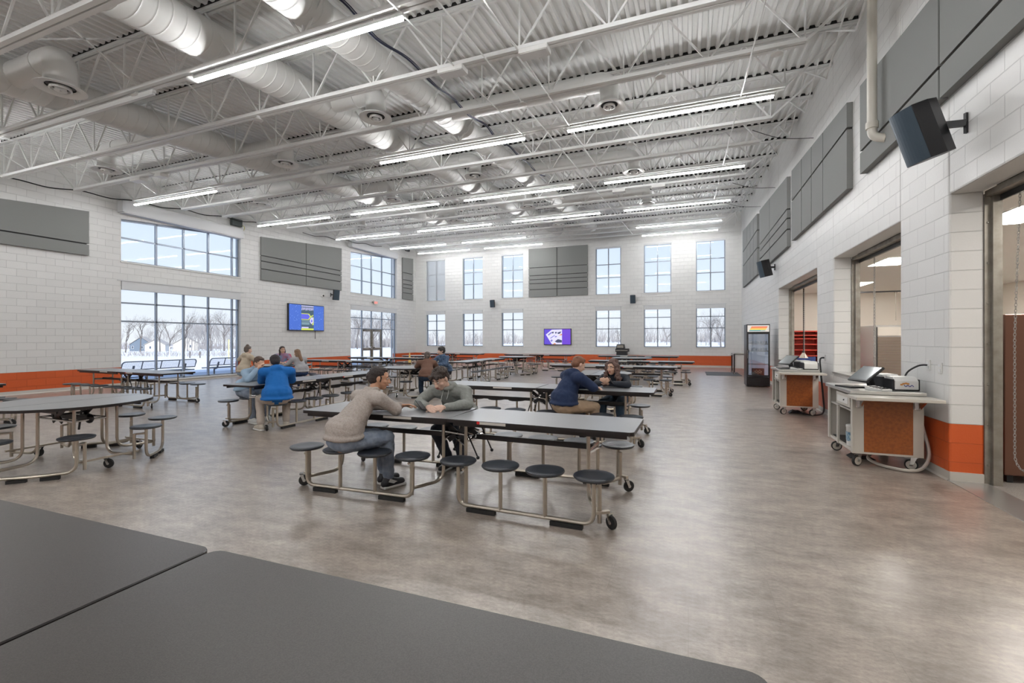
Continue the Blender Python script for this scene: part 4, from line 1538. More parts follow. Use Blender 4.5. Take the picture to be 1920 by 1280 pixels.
def register(x, y, z, yaw, label):
    root = empty('touch_screen', (x, y, z), yaw)
    tag(root, label, 'till screen')
    m = Matrix.Rotation(rad(-50), 3, 'X')
    b = MB()
    b.obox((0, 0, 0.17), (0.34, 0.028, 0.27), m)
    b.build('screen_case', 'black', root, bevel=0.006)
    b = MB()
    b.obox(Vector((0, 0, 0.17)) + m @ Vector((0, -0.0155, 0)), (0.31, 0.003, 0.235), m)
    b.build('screen_face', mat('glossy_screen', (0.16, 0.18, 0.19), 0.08, spec=1.0), root)
    b = MB()
    b.bar((0, 0.03, 0.15), (0, 0.07, 0.02), 0.08, 0.05)
    b.box(-0.12, 0.12, -0.06, 0.14, 0, 0.02)
    b.build('screen_stand', 'black', root, bevel=0.004)
def printer(x, y, z, yaw, label, mark):
    root = empty('receipt_printer', (x, y, z), yaw)
    tag(root, label, 'printer')
    b = MB(); b.box(-0.13, 0.13, -0.10, 0.10, 0, 0.12); b.box(-0.135, -0.12, -0.105, 0.10, 0, 0.135); b.box(0.12, 0.135, -0.105, 0.10, 0, 0.135)
    b.build('printer_body', 'black', root, bevel=0.008)
    b = MB(); b.prism([(-0.112, 0.015), (-0.112, 0.115), (-0.06, 0.16), (0.09, 0.165), (0.10, 0.12), (0.10, 0.015)], -0.118, 0.118, 'x')
    b.build('printer_cover', 'white', root, bevel=0.006)
    if mark:
        b = MB()
        b.cur = 0
        for i, (x_, z_) in enumerate([(-0.055, 0.075), (-0.035, 0.085), (-0.01, 0.09), (0.01, 0.085)]):
            b.box(x_ - 0.012, x_ + 0.012, -0.1145, -0.112, z_ - 0.010, z_ + 0.008)
        b.cur = 1
        for i, x_ in enumerate([-0.03, -0.01, 0.01, 0.03, 0.05]):
            b.bar((x_, -0.1135, 0.07 - (0.02 if i % 2 else 0)), (x_ + 0.016, -0.1135, 0.05 + (0.02 if i % 2 else 0)), 0.003, 0.007)
        b.build('printed_mark', [mat('mark_orange', (0.6, 0.25, 0.05), 0.5), mat('mark_blue', (0.03, 0.05, 0.25), 0.5)], root)
def keypad(x, y, z, yaw, label, s=(0.11, 0.17, 0.03), m='white'):
    root = empty('keypad', (x, y, z), yaw)
    tag(root, label, 'keypad')
    b = MB(); b.prism([(-s[1] / 2, 0), (s[1] / 2, 0), (s[1] / 2, s[2] * 1.5), (-s[1] / 2, s[2] * 0.6)], -s[0] / 2, s[0] / 2, 'x')
    b.build('keypad_body', m, root, bevel=0.004)
    k = MB()
    for i in range(4):
        for j in range(3):
            yy = -s[1] / 2 + s[1] * (i + 0.9) / 5
            zz = s[2] * (0.6 + 0.9 * (yy + s[1] / 2) / s[1])
            k.box(-s[0] * 0.36 + j * s[0] * 0.25, -s[0] * 0.36 + j * s[0] * 0.25 + s[0] * 0.2, yy - s[1] * 0.06, yy + s[1] * 0.06, zz - 0.002, zz + 0.005)
    k.build('keys', 'black' if m == 'white' else 'galv', root)
def slab_item(name, x, y, z, yaw, s, m, label, cat):
    b = MB(); b.box(-s[0] / 2, s[0] / 2, -s[1] / 2, s[1] / 2, 0, s[2])
    o = b.build(name, m, bevel=0.004)
    o.location = (x, y, z); o.rotation_euler = (0, 0, yaw)
    tag(o, label, cat)
ZT = 0.905
register(2.06, 6.86, ZT, rad(-72), 'tilted black touch screen on the nearer cart, catching white light')
printer(2.36, 6.70, ZT, rad(8), 'receipt printer with an orange and blue mark on the nearer cart', True)
printer(2.34, 7.12, ZT, rad(30), 'white-topped receipt printer behind the screen on the nearer cart', False)
keypad(2.10, 6.58, ZT, rad(35), 'white keypad lying in front of the screen on the nearer cart', (0.16, 0.20, 0.03))
slab_item('keyboard_tray', 1.89, 6.88, ZT, rad(25), (0.16, 0.26, 0.02), 'black', 'flat black tray lying at the edge of the nearer cart', 'tray')
register(1.93, 10.80, ZT, rad(-62), 'tilted black touch screen on the farther cart')
printer(2.24, 10.55, ZT, rad(8), 'receipt printer with a dark front on the farther cart', False)
printer(2.22, 10.95, ZT, rad(30), 'white-topped receipt printer behind the screen on the farther cart', False)
keypad(2.02, 10.50, ZT, rad(35), 'grey keypad lying in front of the screen on the farther cart', (0.14, 0.18, 0.03))
slab_item('keyboard_tray', 1.80, 10.66, ZT, rad(20), (0.15, 0.22, 0.02), 'black', 'flat black tray lying at the edge of the farther cart', 'tray')
# cords
cable([(W - 0.02, 10.9, 1.13), (2.50, 10.85, 1.10), (2.47, 10.7, 0.9), (2.50, 10.65, 0.4), (2.50, 10.6, 0.08), (2.35, 10.45, 0.02), (2.15, 10.55, 0.02), (2.0, 10.8, 0.05)], 0.016, 'black cord hanging from the wall outlet to the floor behind the farther cart', 'black', 'power_cord')
cable([(2.52, 6.75, 0.70), (2.54, 6.62, 0.45), (2.55, 6.52, 0.2), (2.46, 6.45, 0.05), (2.30, 6.42, 0.022), (2.12, 6.60, 0.022), (2.05, 6.75, 0.06), (2.14, 6.85, 0.12)], 0.018, 'beige cord looping over the floor under the nearer cart', 'cart', 'power_cord')
cable([(W - 0.02, 6.63, 1.21), (2.50, 6.64, 1.20), (2.44, 6.75, 1.12), (2.42, 6.82, 1.0)], 0.010, 'short black cord plugged into the outlet above the nearer cart', 'black', 'power_cord')
b = MB(); b.prism([(-0.14, 0), (0.14, 0), (0.05, 0.06), (-0.08, 0.05)], -0.08, 0.08, 'y')
o = b.build('foot_pedal', 'black', bevel=0.006); o.location = (2.05, 10.72, 0.001); tag(o, 'black wedge lying on the floor under the farther cart', 'wedge')
b = MB(); b.prism([(-0.14, 0), (0.14, 0), (0.05, 0.05), (-0.08, 0.04)], -0.09, 0.09, 'y')
o = b.build('foot_pedal', 'black', bevel=0.006); o.location = (2.05, 7.0, 0.001); tag(o, 'black wedge lying on the floor under the nearer cart', 'wedge')

# ================================================================== DRINKS COOLER
root = empty('drinks_cooler', (2.05, 16.42, 0))
tag(root, 'tall black glass-door drinks cooler with a rainbow-striped sign', 'cooler')
w, d, H_ = 0.325, 0.36, 1.97
b = MB()
b.box(-w, -w + 0.04, -d, d, 0.03, H_); b.box(w - 0.04, w, -d, d, 0.03, H_)
b.box(-w + 0.04, w - 0.04, d - 0.04, d, 0.03, H_); b.box(-w + 0.04, w - 0.04, -d, d - 0.04, H_ - 0.28, H_)
b.box(-w + 0.04, w - 0.04, -d + 0.02, d - 0.04, 0.03, 0.32)
b.build('cabinet', 'black', root, bevel=0.006)
g = MB()
for i in range(7):
    g.box(-w + 0.03, w - 0.03, -d - 0.012, -d + 0.02, 0.05 + i * 0.038, 0.07 + i * 0.038)
g.build('vent_grille', 'black', root)
b = MB(); b.box(-w + 0.025, w - 0.025, -d - 0.02, -d - 0.002, H_ - 0.235, H_ - 0.03)
sg = b.build('sign_board', emis('sign_white', (0.75, 0.70, 0.66), 0.7), root)
for i, (c_, nm) in enumerate((((0.80, 0.10, 0.03), 'red'), ((0.90, 0.35, 0.03), 'orange'), ((0.9, 0.66, 0.05), 'yellow'), ((0.03, 0.28, 0.36), 'teal'))):
    b = MB()
    z = H_ - 0.07 - i * 0.037
    k = 0.02 * i
    b.prism([(-0.205 - k, z - 0.03), (0.245 - k, z - 0.03), (0.265 - k, z), (-0.185 - k, z)], -d - 0.024, -d - 0.0205, 'y')
    b.build('sign_stripe', emis('stripe_' + nm, c_, 0.8), sg)
b = MB()
for i in range(9):
    b.box(0.06 + i * 0.016, 0.072 + i * 0.016, -d - 0.026, -d - 0.0245, H_ - 0.205, H_ - 0.19)
b.build('sign_text', 'white', sg)
dr = MB()
dr.box(-w + 0.005, -w + 0.05, -d - 0.03, -d - 0.004, 0.33, 1.72); dr.box(w - 0.05, w - 0.005, -d - 0.03, -d - 0.004, 0.33, 1.72)
dr.box(-w + 0.05, w - 0.05, -d - 0.03, -d - 0.004, 1.66, 1.72); dr.box(-w + 0.05, w - 0.05, -d - 0.03, -d - 0.004, 0.33, 0.38)
dd = dr.build('cooler_door', 'black', root)
b = MB(); b.box(-w + 0.05, w - 0.05, -d - 0.02, -d - 0.014, 0.38, 1.66); b.build('door_glass', glass_mat('cooler_glass', 0.22, (0.80, 0.84, 0.90)), dd)
b = MB(); b.tube(fillet([(-w + 0.02, -d - 0.03, 0.9), (-w + 0.02, -d - 0.06, 0.9), (-w + 0.02, -d - 0.06, 1.15), (-w + 0.02, -d - 0.03, 1.15)], 0.02), 0.008, 6); b.build('door_handle', 'chrome', dd)
b = MB(); b.box(-w + 0.045, w - 0.045, d - 0.05, d - 0.042, 0.32, 1.68); b.box(-w + 0.041, -w + 0.046, -d, d - 0.05, 0.32, 1.68); b.box(w - 0.046, w - 0.041, -d, d - 0.05, 0.32, 1.68)
b.build('liner', emis('cooler_liner', (0.30, 0.32, 0.36), 0.8), root)
for i, z in enumerate((1.33, 1.11, 0.70)):
    b = MB()
    b.box(-w + 0.05, w - 0.05, -d + 0.02, d - 0.06, z, z + 0.008)
    b.box(-w + 0.05, w - 0.05, -d + 0.012, -d + 0.018, z, z + 0.035)
    b.build('wire_shelf', 'white', root)
for z in (1.34, 1.12):
    for i in range(8):
        b = MB(); b.lathe([(0.026, 0), (0.027, 0.07), (0.018, 0.09), (0.012, 0.11)], 10)
        o = b.build('drink_can', 'lens_off', smooth=True)
        o.location = (2.05 - w + 0.085 + i * 0.068, 16.42 - d + 0.09, z + 0.001)
        tag(o, 'pale small container on the %s shelf inside the cooler' % ('upper' if z > 1.3 else 'middle'), 'container', 'containers on the %s cooler shelf' % ('upper' if z > 1.3 else 'middle'))
root2 = empty('display_box', (2.05, 16.42 - d + 0.10, 0.385))
tag(root2, 'black box with a cream emblem standing at the bottom of the cooler', 'box')
b = MB(); b.box(-0.17, 0.17, -0.06, 0.06, -0.065 + 0.001, 0.20); b.build('box_body', 'black', root2, bevel=0.004)
b = MB()
for x_, z_, r_ in ((-0.08, 0.10, 0.028), (-0.045, 0.14, 0.022), (-0.04, 0.07, 0.028), (0, 0.105, 0.03), (0.045, 0.14, 0.022), (0.04, 0.07, 0.028), (0.085, 0.10, 0.028), (0, 0.04, 0.02), (0.08, 0.05, 0.018), (-0.08, 0.05, 0.018)):
    b.lathe([(r_, 0), (r_ * 0.9, 0.002)], 10, (x_, -0.0605, z_), Matrix.Rotation(pi / 2, 3, 'X'))
    b.lathe([(r_ * 0.45, 0), (r_ * 0.45, 0.003)], 8, (x_, -0.062, z_), Matrix.Rotation(pi / 2, 3, 'X'))
b.build('emblem', mat('cream_print', (0.62, 0.52, 0.34), 0.6), root2)

# small serving cart and mat near the far right corner
root = empty('utility_cart', (2.12, 22.2, 0))
tag(root, 'narrow utility cart with black legs standing beyond the drinks cooler', 'cart')
b = MB(); b.box(-0.30, 0.30, -0.6, 0.6, 0.86, 0.90); b.build('cart_top', 'stainless', root)
b = MB(); b.box(-0.46, -0.31, -0.6, 0.6, 0.82, 0.835); b.box(-0.46, -0.31, -0.6, -0.56, 0.835, 0.85); b.build('tray_rail', 'white', root)
for x in (-0.27, 0.27):
    for y in (-0.56, 0.56):
        b = MB(); b.box(x - 0.025, x + 0.025, y - 0.025, y + 0.025, 0.08, 0.86); b.build('leg', 'black', root)
        caster(root, x, y, 0.3, 0.04)
b = MB(); b.box(-0.24, 0.26, -0.54, 0.54, 0.25, 0.84); b.build('cart_body', 'white', root)
b = MB(); b.box(0.72, 2.05, 20.55, 22.6, 0.0005, 0.012)
tag(b.build('floor_mat', mat('dark_grey_mat', (0.10, 0.11, 0.12), 0.9)), 'dark grey entrance mat on the floor near the far corner', 'mat')
# black printer on a stand by the far wall
root = empty('office_printer', (-3.42, 25.75, 0))
tag(root, 'black printer on a tall black stand against the far wall', 'printer')
b = MB(); b.box(-0.28, 0.28, -0.25, 0.25, 0.08, 0.80); b.build('printer_stand', 'black', root, bevel=0.01)
b = MB(); b.box(-0.33, 0.36, -0.28, 0.28, 0.80, 0.98); b.prism([(-0.30, 0.98), (0.16, 0.98), (0.12, 1.22), (-0.26, 1.22)], -0.22, 0.2, 'y'); b.build('printer_body', 'black', root, bevel=0.01)
b = MB(); b.box(-0.24, 0.10, -0.226, -0.221, 1.02, 1.17); b.build('printer_window', 'galv', root)
b = MB(); b.box(-0.30, 0.33, -0.284, -0.28, 0.86, 0.90); b.build('paper_slot', 'galv', root)
for x in (-0.22, 0.22):
    for y in (-0.2, 0.2):
        caster(root, x, y, 0.2, 0.022)

# yellow caution cone near the round table in the corner
root = empty('caution_cone', (-11.35, 16.9, TZ * 0)) 
tag(root, 'small yellow caution cone standing among the tables near the exit doors', 'cone')
b = MB(); b.lathe([(0.17, 0), (0.17, 0.02), (0.12, 0.03), (0.018, 0.92), (0.005, 0.93)], 16); b.build('cone_body', mat('bright_yellow', (0.90, 0.62, 0.20), 0.5, emit=None), root, smooth=True)
b = MB(); b.lathe([(0.0905, 0.26), (0.0745, 0.42)], 16, cap=False); b.build('cone_band', 'white', root, smooth=True)
# ================================================================== PEOPLE
def add_capsule(bm, a, b, ra, rb, n=14, flat=None):
    """tapered capsule; flat=(axis vector, factor) squashes it across that axis"""
    a, b = Vector(a), Vector(b)
    d = b - a
    ln = d.length
    d = d.normalized() if ln > 1e-6 else Vector((0, 0, 1))
    u = d.orthogonal().normalized()
    if flat:
        f = Vector(flat[0])
        f = f - d * f.dot(d)
        u = f.normalized() if f.length > 1e-4 else u
    w = d.cross(u)
    rings = []
    steps = [(-ra, 0.02), (-ra * 0.87, 0.5), (-ra * 0.5, 0.87), (0, 1)]
    pr = [(t, ra * q) for t, q in steps] + [(ln + t, rb * q) for t, q in [(0, 1), (rb * 0.5, 0.87), (rb * 0.87, 0.5), (rb, 0.02)]]
    for t, r in pr:
        ring = []
        for j in range(n):
            an = 2 * pi * j / n
            ru = r * (flat[1] if flat else 1)
            ring.append(bm.verts.new(a + d * t + u * (cos(an) * ru) + w * (sin(an) * r)))
        rings.append(ring)
    for i in range(len(rings) - 1):
        for j in range(n):
            bm.faces.new((rings[i][j], rings[i][(j + 1) % n], rings[i + 1][(j + 1) % n], rings[i + 1][j]))
    bm.faces.new(rings[0][::-1])
    bm.faces.new(rings[-1])
def add_ball(bm, c, r, rot=None, n=16):
    rr = r if hasattr(r, '__len__') else (r, r, r)
    m = Matrix.Translation(c) @ (rot.to_4x4() if rot else Matrix.Identity(4)) @ Matrix.Diagonal((*rr, 1))
    bmesh.ops.create_uvsphere(bm, u_segments=n, v_segments=max(6, n // 2), radius=1.0, matrix=m)
def blob(name, shapes, m, parent=None, voxel=0.012, it=4, disp=None):
    """one continuous surface grown round a set of tapered limbs"""
    bm = bmesh.new()
    for s in shapes:
        if s[0] == 'c':
            add_capsule(bm, *s[1:])
        else:
            add_ball(bm, *s[1:])
    bmesh.ops.recalc_face_normals(bm, faces=bm.faces)
    me = bpy.data.meshes.new(name)
    bm.to_mesh(me)
    bm.free()
    me.materials.append(M[m] if isinstance(m, str) else m)
    o = bpy.data.objects.new(name, me)
    COL.objects.link(o)
    if parent:
        o.parent = parent
    r = o.modifiers.new('skin', 'REMESH')
    r.mode = 'VOXEL'
    r.voxel_size = voxel
    r.use_smooth_shade = True
    if it:
        q = o.modifiers.new('smooth', 'SMOOTH')
        q.factor = 0.5
        q.iterations = it
    if disp:
        t = bpy.data.textures.new(name, 'CLOUDS')
        t.noise_scale = disp[0]
        t.noise_depth = 2
        d = o.modifiers.new('folds', 'DISPLACE')
        d.texture = t
        d.strength = disp[1]
        d.mid_level = 0.5
        d.texture_coords = 'LOCAL'
    return o

M['skin'] = mat('skin', (0.62, 0.385, 0.275), 0.5)
M['skin_tan'] = mat('skin_tan', (0.52, 0.28, 0.175), 0.5)
M['skin_pale'] = mat('skin_pale', (0.68, 0.45, 0.35), 0.5)
M['brow'] = mat('dark_brow', (0.03, 0.02, 0.015), 0.7)
M['eye'] = mat('eye', (0.7, 0.68, 0.65), 0.2)
M['iris'] = mat('dark_iris', (0.02, 0.012, 0.01), 0.1)
M['lip'] = mat('lip', (0.42, 0.13, 0.11), 0.4)
M['denim'] = mat('light_denim', (0.27, 0.32, 0.40), 0.85, noise=(14, (0.18, 0.22, 0.29), 6), bump=(60, 0.003))

def head_shapes(hc, fwd, up=(0, 0, 1), s=1.0):
    """skull, jaw, nose, ears about the head centre hc, looking along fwd"""
    f = Vector(fwd).normalized()
    u = Vector(up)
    u = (u - f * u.dot(f)).normalized()
    r = f.cross(u)
    R3 = Matrix((r, f, u)).transposed()
    def P(x, y, z):
        return Vector(hc) + R3 @ Vector((x * s, y * s, z * s))
    sh = [('e', P(0, -0.012, 0.028), (0.074 * s, 0.094 * s, 0.088 * s), R3),
          ('e', P(0, 0.018, -0.028), (0.062 * s, 0.070 * s, 0.075 * s), R3),
          ('e', P(0, 0.040, -0.078), (0.036 * s, 0.040 * s, 0.034 * s), R3),
          ('c', P(0, 0.086, 0.012), P(0, 0.108, -0.028), 0.008 * s, 0.013 * s, 8),
          ('e', P(0.013, 0.096, -0.030), 0.010 * s), ('e', P(-0.013, 0.096, -0.030), 0.010 * s),
          ('c', P(-0.034, 0.072, 0.026), P(0.034, 0.072, 0.026), 0.014 * s, 0.014 * s, 8),
          ('e', P(0.040, 0.052, -0.024), (0.024 * s, 0.024 * s, 0.020 * s)), ('e', P(-0.040, 0.052, -0.024), (0.024 * s, 0.024 * s, 0.020 * s)),
          ('c', P(-0.018, 0.082, -0.055), P(0.018, 0.082, -0.055), 0.010 * s, 0.010 * s, 8),
          ('e', P(0.078, -0.010, -0.005), (0.010 * s, 0.020 * s, 0.032 * s), R3), ('e', P(-0.078, -0.010, -0.005), (0.010 * s, 0.020 * s, 0.032 * s), R3)]
    return sh, P, R3
def face_parts(parent, P, R3, s=1.0):
    b = MB()
    b.cur = 0
    for x in (-0.030, 0.030):
        b.ball(P(x, 0.0745, 0.010), (0.0115 * s, 0.0115 * s, 0.008 * s), 10)
    b.cur = 1
    for x in (-0.030, 0.030):
        b.ball(P(x, 0.0815, 0.009), 0.0055 * s, 8)
    b.build('eyes', ['eye', 'iris'], parent, smooth=True)
    b = MB()
    for q in (-1, 1):
        b.tube([P(q * 0.046, 0.078, 0.033), P(q * 0.030, 0.088, 0.037), P(q * 0.014, 0.088, 0.033)], 0.0042 * s, 6)
    b.build('eyebrows', 'brow', parent, smooth=True)
    b = MB()
    b.tube([P(-0.022, 0.088, -0.055), P(-0.008, 0.0955, -0.051), P(0, 0.0955, -0.053), P(0.008, 0.0955, -0.051), P(0.022, 0.088, -0.055)], 0.0042 * s, 6)
    b.tube([P(-0.018, 0.088, -0.060), P(0, 0.0955, -0.063), P(0.018, 0.088, -0.060)], 0.0050 * s, 6)
    b.build('lips', 'lip', parent, smooth=True)

def hand_shapes(wrist, tip, palmn, curl=0.5, side=1, s=1.0):
    """palm, four unequal bent fingers and a thumb leaving the side of the palm.
    wrist: joint, tip: direction point of the fingers, palmn: the way the palm faces"""
    w = Vector(wrist)
    d = (Vector(tip) - w).normalized()
    n = Vector(palmn)
    n = (n - d * n.dot(d)).normalized()
    x = d.cross(n) * side
    sh = [('c', w, w + d * 0.03 * s, 0.026 * s, 0.028 * s, 10, (n, 0.6)),
          ('c', w + d * 0.025 * s - x * 0.018 * s, w + d * 0.075 * s - x * 0.022 * s, 0.021 * s, 0.018 * s, 10, (n, 0.62)),
          ('c', w + d * 0.025 * s + x * 0.016 * s, w + d * 0.075 * s + x * 0.020 * s, 0.021 * s, 0.018 * s, 10, (n, 0.62)),
          ('c', w + d * 0.03 * s, w + d * 0.078 * s, 0.024 * s, 0.020 * s, 10, (n, 0.6))]
    L_ = [0.068, 0.080, 0.074, 0.058]
    for i in range(4):
        off = x * (0.033 - i * 0.0215) * s
        k = w + d * (0.088 - 0.004 * abs(i - 1.3)) * s + off
        c1 = curl * (0.8 + 0.12 * i)
        a1 = d * cos(c1) + n * sin(c1)
        a2 = d * cos(c1 * 2.1) + n * sin(c1 * 2.1)
        a3 = d * cos(c1 * 2.9) + n * sin(c1 * 2.9)
        l = L_[i] * s
        p1 = k + a1 * l * 0.46
        p2 = p1 + a2 * l * 0.32
        p3 = p2 + a3 * l * 0.20
        sh += [('c', k - d * 0.01, p1, 0.0092 * s, 0.0086 * s, 8), ('c', p1, p2, 0.0086 * s, 0.0078 * s, 8), ('c', p2, p3, 0.0078 * s, 0.0066 * s, 8)]
    t0 = w + d * 0.030 * s + x * 0.026 * s
    t1 = t0 + (d * 0.55 + x * 0.75 + n * 0.30).normalized() * 0.040 * s
    t2 = t1 + (d * 0.9 + x * 0.25 + n * 0.45).normalized() * 0.030 * s
    sh += [('c', t0, t1, 0.0125 * s, 0.0105 * s, 8), ('c', t1, t2, 0.0102 * s, 0.0080 * s, 8)]
    return sh

def seated(x, y, rz, label, skin, hip=0.565, chest=(0, 0.14, 0.80), neck=(0, 0.26, 0.98), head=(0, 0.36, 1.10), look=(0, 1, -0.25),
           arms=None, legs=None, bulk=1.0, top=None, topkind='hoodie', pants=None, shoes=None, voxel=0.011, shw=0.185, headtilt=(0, 0, 1), folds=0.02, belly=0.0):
    """a seated figure; everything in its own frame: +y ahead, +x to its right, origin on the floor under the pelvis"""
    legs = legs or [((0.14, 0.42, 0.50), (0.15, 0.38, 0.09)), ((-0.14, 0.42, 0.50), (-0.14, 0.36, 0.09))]
    arms = arms or [((0.26, 0.28, 0.80), (0.08, 0.46, 0.79)), ((-0.26, 0.28, 0.80), (-0.08, 0.46, 0.79))]
    pel = Vector((0, 0, hip))
    ch, nk, hd = Vector(chest), Vector(neck), Vector(head)
    B = bulk
    hs, P, R3 = head_shapes(hd, look, headtilt)
    sh = [('c', pel, ch, 0.13 * B, 0.12 * B, 14, ((0, 1, 0), 0.72)), ('c', ch, nk - (nk - ch) * 0.25, 0.13 * B, 0.10 * B, 14, ((0, 1, 0), 0.70)),
          ('c', nk - Vector((0, 0, 0.03)), hd + R3 @ Vector((0, -0.02, -0.04)), 0.054, 0.052, 12)] + hs
    sholders = []
    tw = (nk - ch).normalized()
    for i, (el, wr) in enumerate(arms):
        sx = 1 if i == 0 else -1
        s0 = nk - tw * 0.055 + Vector((sx * shw * (0.92 + 0.08 * B), 0, -0.01))
        sholders.append(s0)
        el, wr = Vector(el), Vector(wr)
        sh += [('c', nk - tw * 0.05, s0, 0.062, 0.058, 12), ('c', s0, el, 0.050 * B, 0.040 * B, 12), ('c', el, wr, 0.040 * B, 0.027, 12)]
        hv = HANDS[i] if HANDS else None
        fwd = (wr - el).normalized()
        tip = wr + (hv[0] if hv else fwd)
        pn = hv[1] if hv else Vector((0, 0, -1))
        cu = hv[2] if hv else 0.45
        sh += hand_shapes(wr + fwd * 0.01, tip, pn, cu, side=(1 if i == 1 else -1))
    for i, (kn, an) in enumerate(legs):
        sx = 1 if i == 0 else -1
        kn, an = Vector(kn), Vector(an)
        h0 = pel + Vector((sx * 0.085, 0.02, -0.01))
        fdir = (Vector((kn.x - h0.x, kn.y - h0.y, 0))).normalized()
        sh += [('c', h0, kn, 0.078 * B, 0.055, 12), ('c', kn, an, 0.052, 0.036, 12), ('c', an, an + fdir * 0.10 + Vector((0, 0, -0.055)), 0.030, 0.020, 10)]
    body = blob('person', sh, skin, None, voxel * 0.72, 2)
    body.location = (x, y, 0)
    body.rotation_euler = (0, 0, rz)
    tag(body, label, 'person')
    # top garment
    g = 0.022
    hem = pel + Vector((0, -0.01, 0.10 if belly < 0.015 else 0.055))
    ts = [('c', hem, ch, 0.148 * B + g, 0.128 * B + g, 16, ((0, 1, 0), 0.84)), ('c', ch, nk - (nk - ch) * 0.3, 0.135 * B + g, 0.105 * B + g, 16, ((0, 1, 0), 0.76)),
          ('c', hem + Vector((-0.065, 0, 0)), hem + Vector((0.065, 0, 0)), 0.135 * B + g * 0.6, 0.135 * B + g * 0.6, 14),
          ('e', pel.lerp(ch, 0.55) + Vector((0, 0, 0)), (0.150 * B + belly, 0.128 * B + belly * 0.6, 0.17)),
          ('c', nk - tw * 0.07 + Vector((-shw * 0.7, 0, 0)), nk - tw * 0.07 + Vector((shw * 0.7, 0, 0)), 0.082 * B, 0.082 * B, 14)]
    for i, (el, wr) in enumerate(arms):
        el, wr = Vector(el), Vector(wr)
        ts += [('c', nk - tw * 0.05, sholders[i], 0.072 * B, 0.076 * B, 14), ('c', sholders[i], el, 0.070 * B, 0.058 * B, 14), ('c', el, el.lerp(wr, 0.93), 0.060 * B, 0.043, 14)]
    hz = hem.z - (0.062 if belly < 0.015 else 0.075)
    rx, ry = 0.060 + 0.135 * B + 0.012, 0.135 * B + 0.028
    for a in range(18):
        a0, a1 = 2 * pi * a / 18, 2 * pi * (a + 1) / 18
        ts.append(('c', (rx * cos(a0), hem.y + ry * sin(a0), hz), (rx * cos(a1), hem.y + ry * sin(a1), hz), 0.024, 0.024, 8))
    if topkind == 'hoodie':
        back = -Vector((R3.col[1].x, R3.col[1].y, 0)).normalized()
        for a in range(7):
            t = a / 6 * pi * 2 / 1.0
        hb = nk + Vector((0, -0.035, 0.01))
        for a in range(10):
            an0, an1 = 2 * pi * a / 10, 2 * pi * (a + 1) / 10
            def Q(an):
                return nk + Vector((0.078 * cos(an), 0.005 + 0.075 * sin(an), 0.028 - 0.035 * max(0, sin(an)) + 0.012 * max(0, -sin(an))))
            ts.append(('c', Q(an0), Q(an1), 0.027, 0.027, 8))
        ts.append(('e', nk + Vector((0, -0.085, -0.015)), (0.105, 0.060, 0.075)))
    else:
        for a in range(10):
            an0, an1 = 2 * pi * a / 10, 2 * pi * (a + 1) / 10
            def Q(an):
                return nk + Vector((0.066 * cos(an), 0.005 + 0.064 * sin(an), 0.035 - 0.025 * max(0, sin(an))))
            ts.append(('c', Q(an0), Q(an1), 0.020, 0.020, 8))
    tp = blob('hoodie' if topkind == 'hoodie' else topkind, ts, top, body, voxel, 6, (0.09, folds * 0.8))
    # trousers
    ps = [('c', pel + Vector((-0.06, -0.015, -0.005)), pel + Vector((0.06, -0.015, -0.005)), 0.128 * B, 0.128 * B, 14, ((0, 0, 1), 0.86))]
    for i, (kn, an) in enumerate(legs):
        sx = 1 if i == 0 else -1
        kn, an = Vector(kn), Vector(an)
        h0 = pel + Vector((sx * 0.085, 0.02, -0.01))
        ps += [('c', h0, kn, 0.098 * B, 0.075, 14), ('c', kn, an + Vector((0, 0, 0.04)), 0.073, 0.058, 14)]
    blob('trousers', ps, pants, body, voxel, 4, (0.06, folds * 0.8))
    # shoes
    for i, (kn, an) in enumerate(legs):
        kn, an = Vector(kn), Vector(an)
        f = Vector((kn.x - pel.x * 0, kn.y, 0))
        f = (Vector((kn.x - (0.085 if i == 0 else -0.085), kn.y, 0))).normalized()
        a0 = Vector((an.x, an.y, 0.0))
        s_ = [('c', a0 - f * 0.035 + Vector((0, 0, 0.052)), a0 + f * 0.15 + Vector((0, 0, 0.042)), 0.047, 0.042, 12, ((0, 0, 1), 0.95)),
              ('c', a0 - f * 0.02 + Vector((0, 0, 0.05)), a0 - f * 0.005 + Vector((0, 0, 0.115)), 0.048, 0.045, 12), ('c', a0 + f * 0.03 + Vector((0, 0, 0.07)), a0 + f * 0.08 + Vector((0, 0, 0.055)), 0.043, 0.040, 12)]
        so = blob('shoe', s_, shoes[0], body, 0.010, 3)
        so2 = MB()
        m3 = Matrix((f, Vector((-f.y, f.x, 0)), Vector((0, 0, 1)))).transposed()
        so2.obox(a0 + f * 0.06 + Vector((0, 0, 0.016)), (0.265, 0.088, 0.030), m3)
        so2.build('shoe_sole', shoes[1], so, bevel=0.012)
    return body, P, R3, hd
def cap_hair(parent, P, R3, m, extra=(), voxel=0.008, disp=(0.02, 0.02), full=1.0, low=-0.02):
    s = full
    sh = [('e', P(0, -0.026, 0.045), (0.084 * s, 0.096 * s, 0.080 * s), R3), ('e', P(0, -0.055, 0.0), (0.078 * s, 0.065 * s, 0.075 * s), R3),
          ('e', P(0, 0.020, 0.094), (0.060 * s, 0.052 * s, 0.024 * s), R3)] + list(extra)
    return blob('hair', sh, m, parent, voxel, 2, disp)

HANDS = None
Z3 = Vector((0, 0, 1))
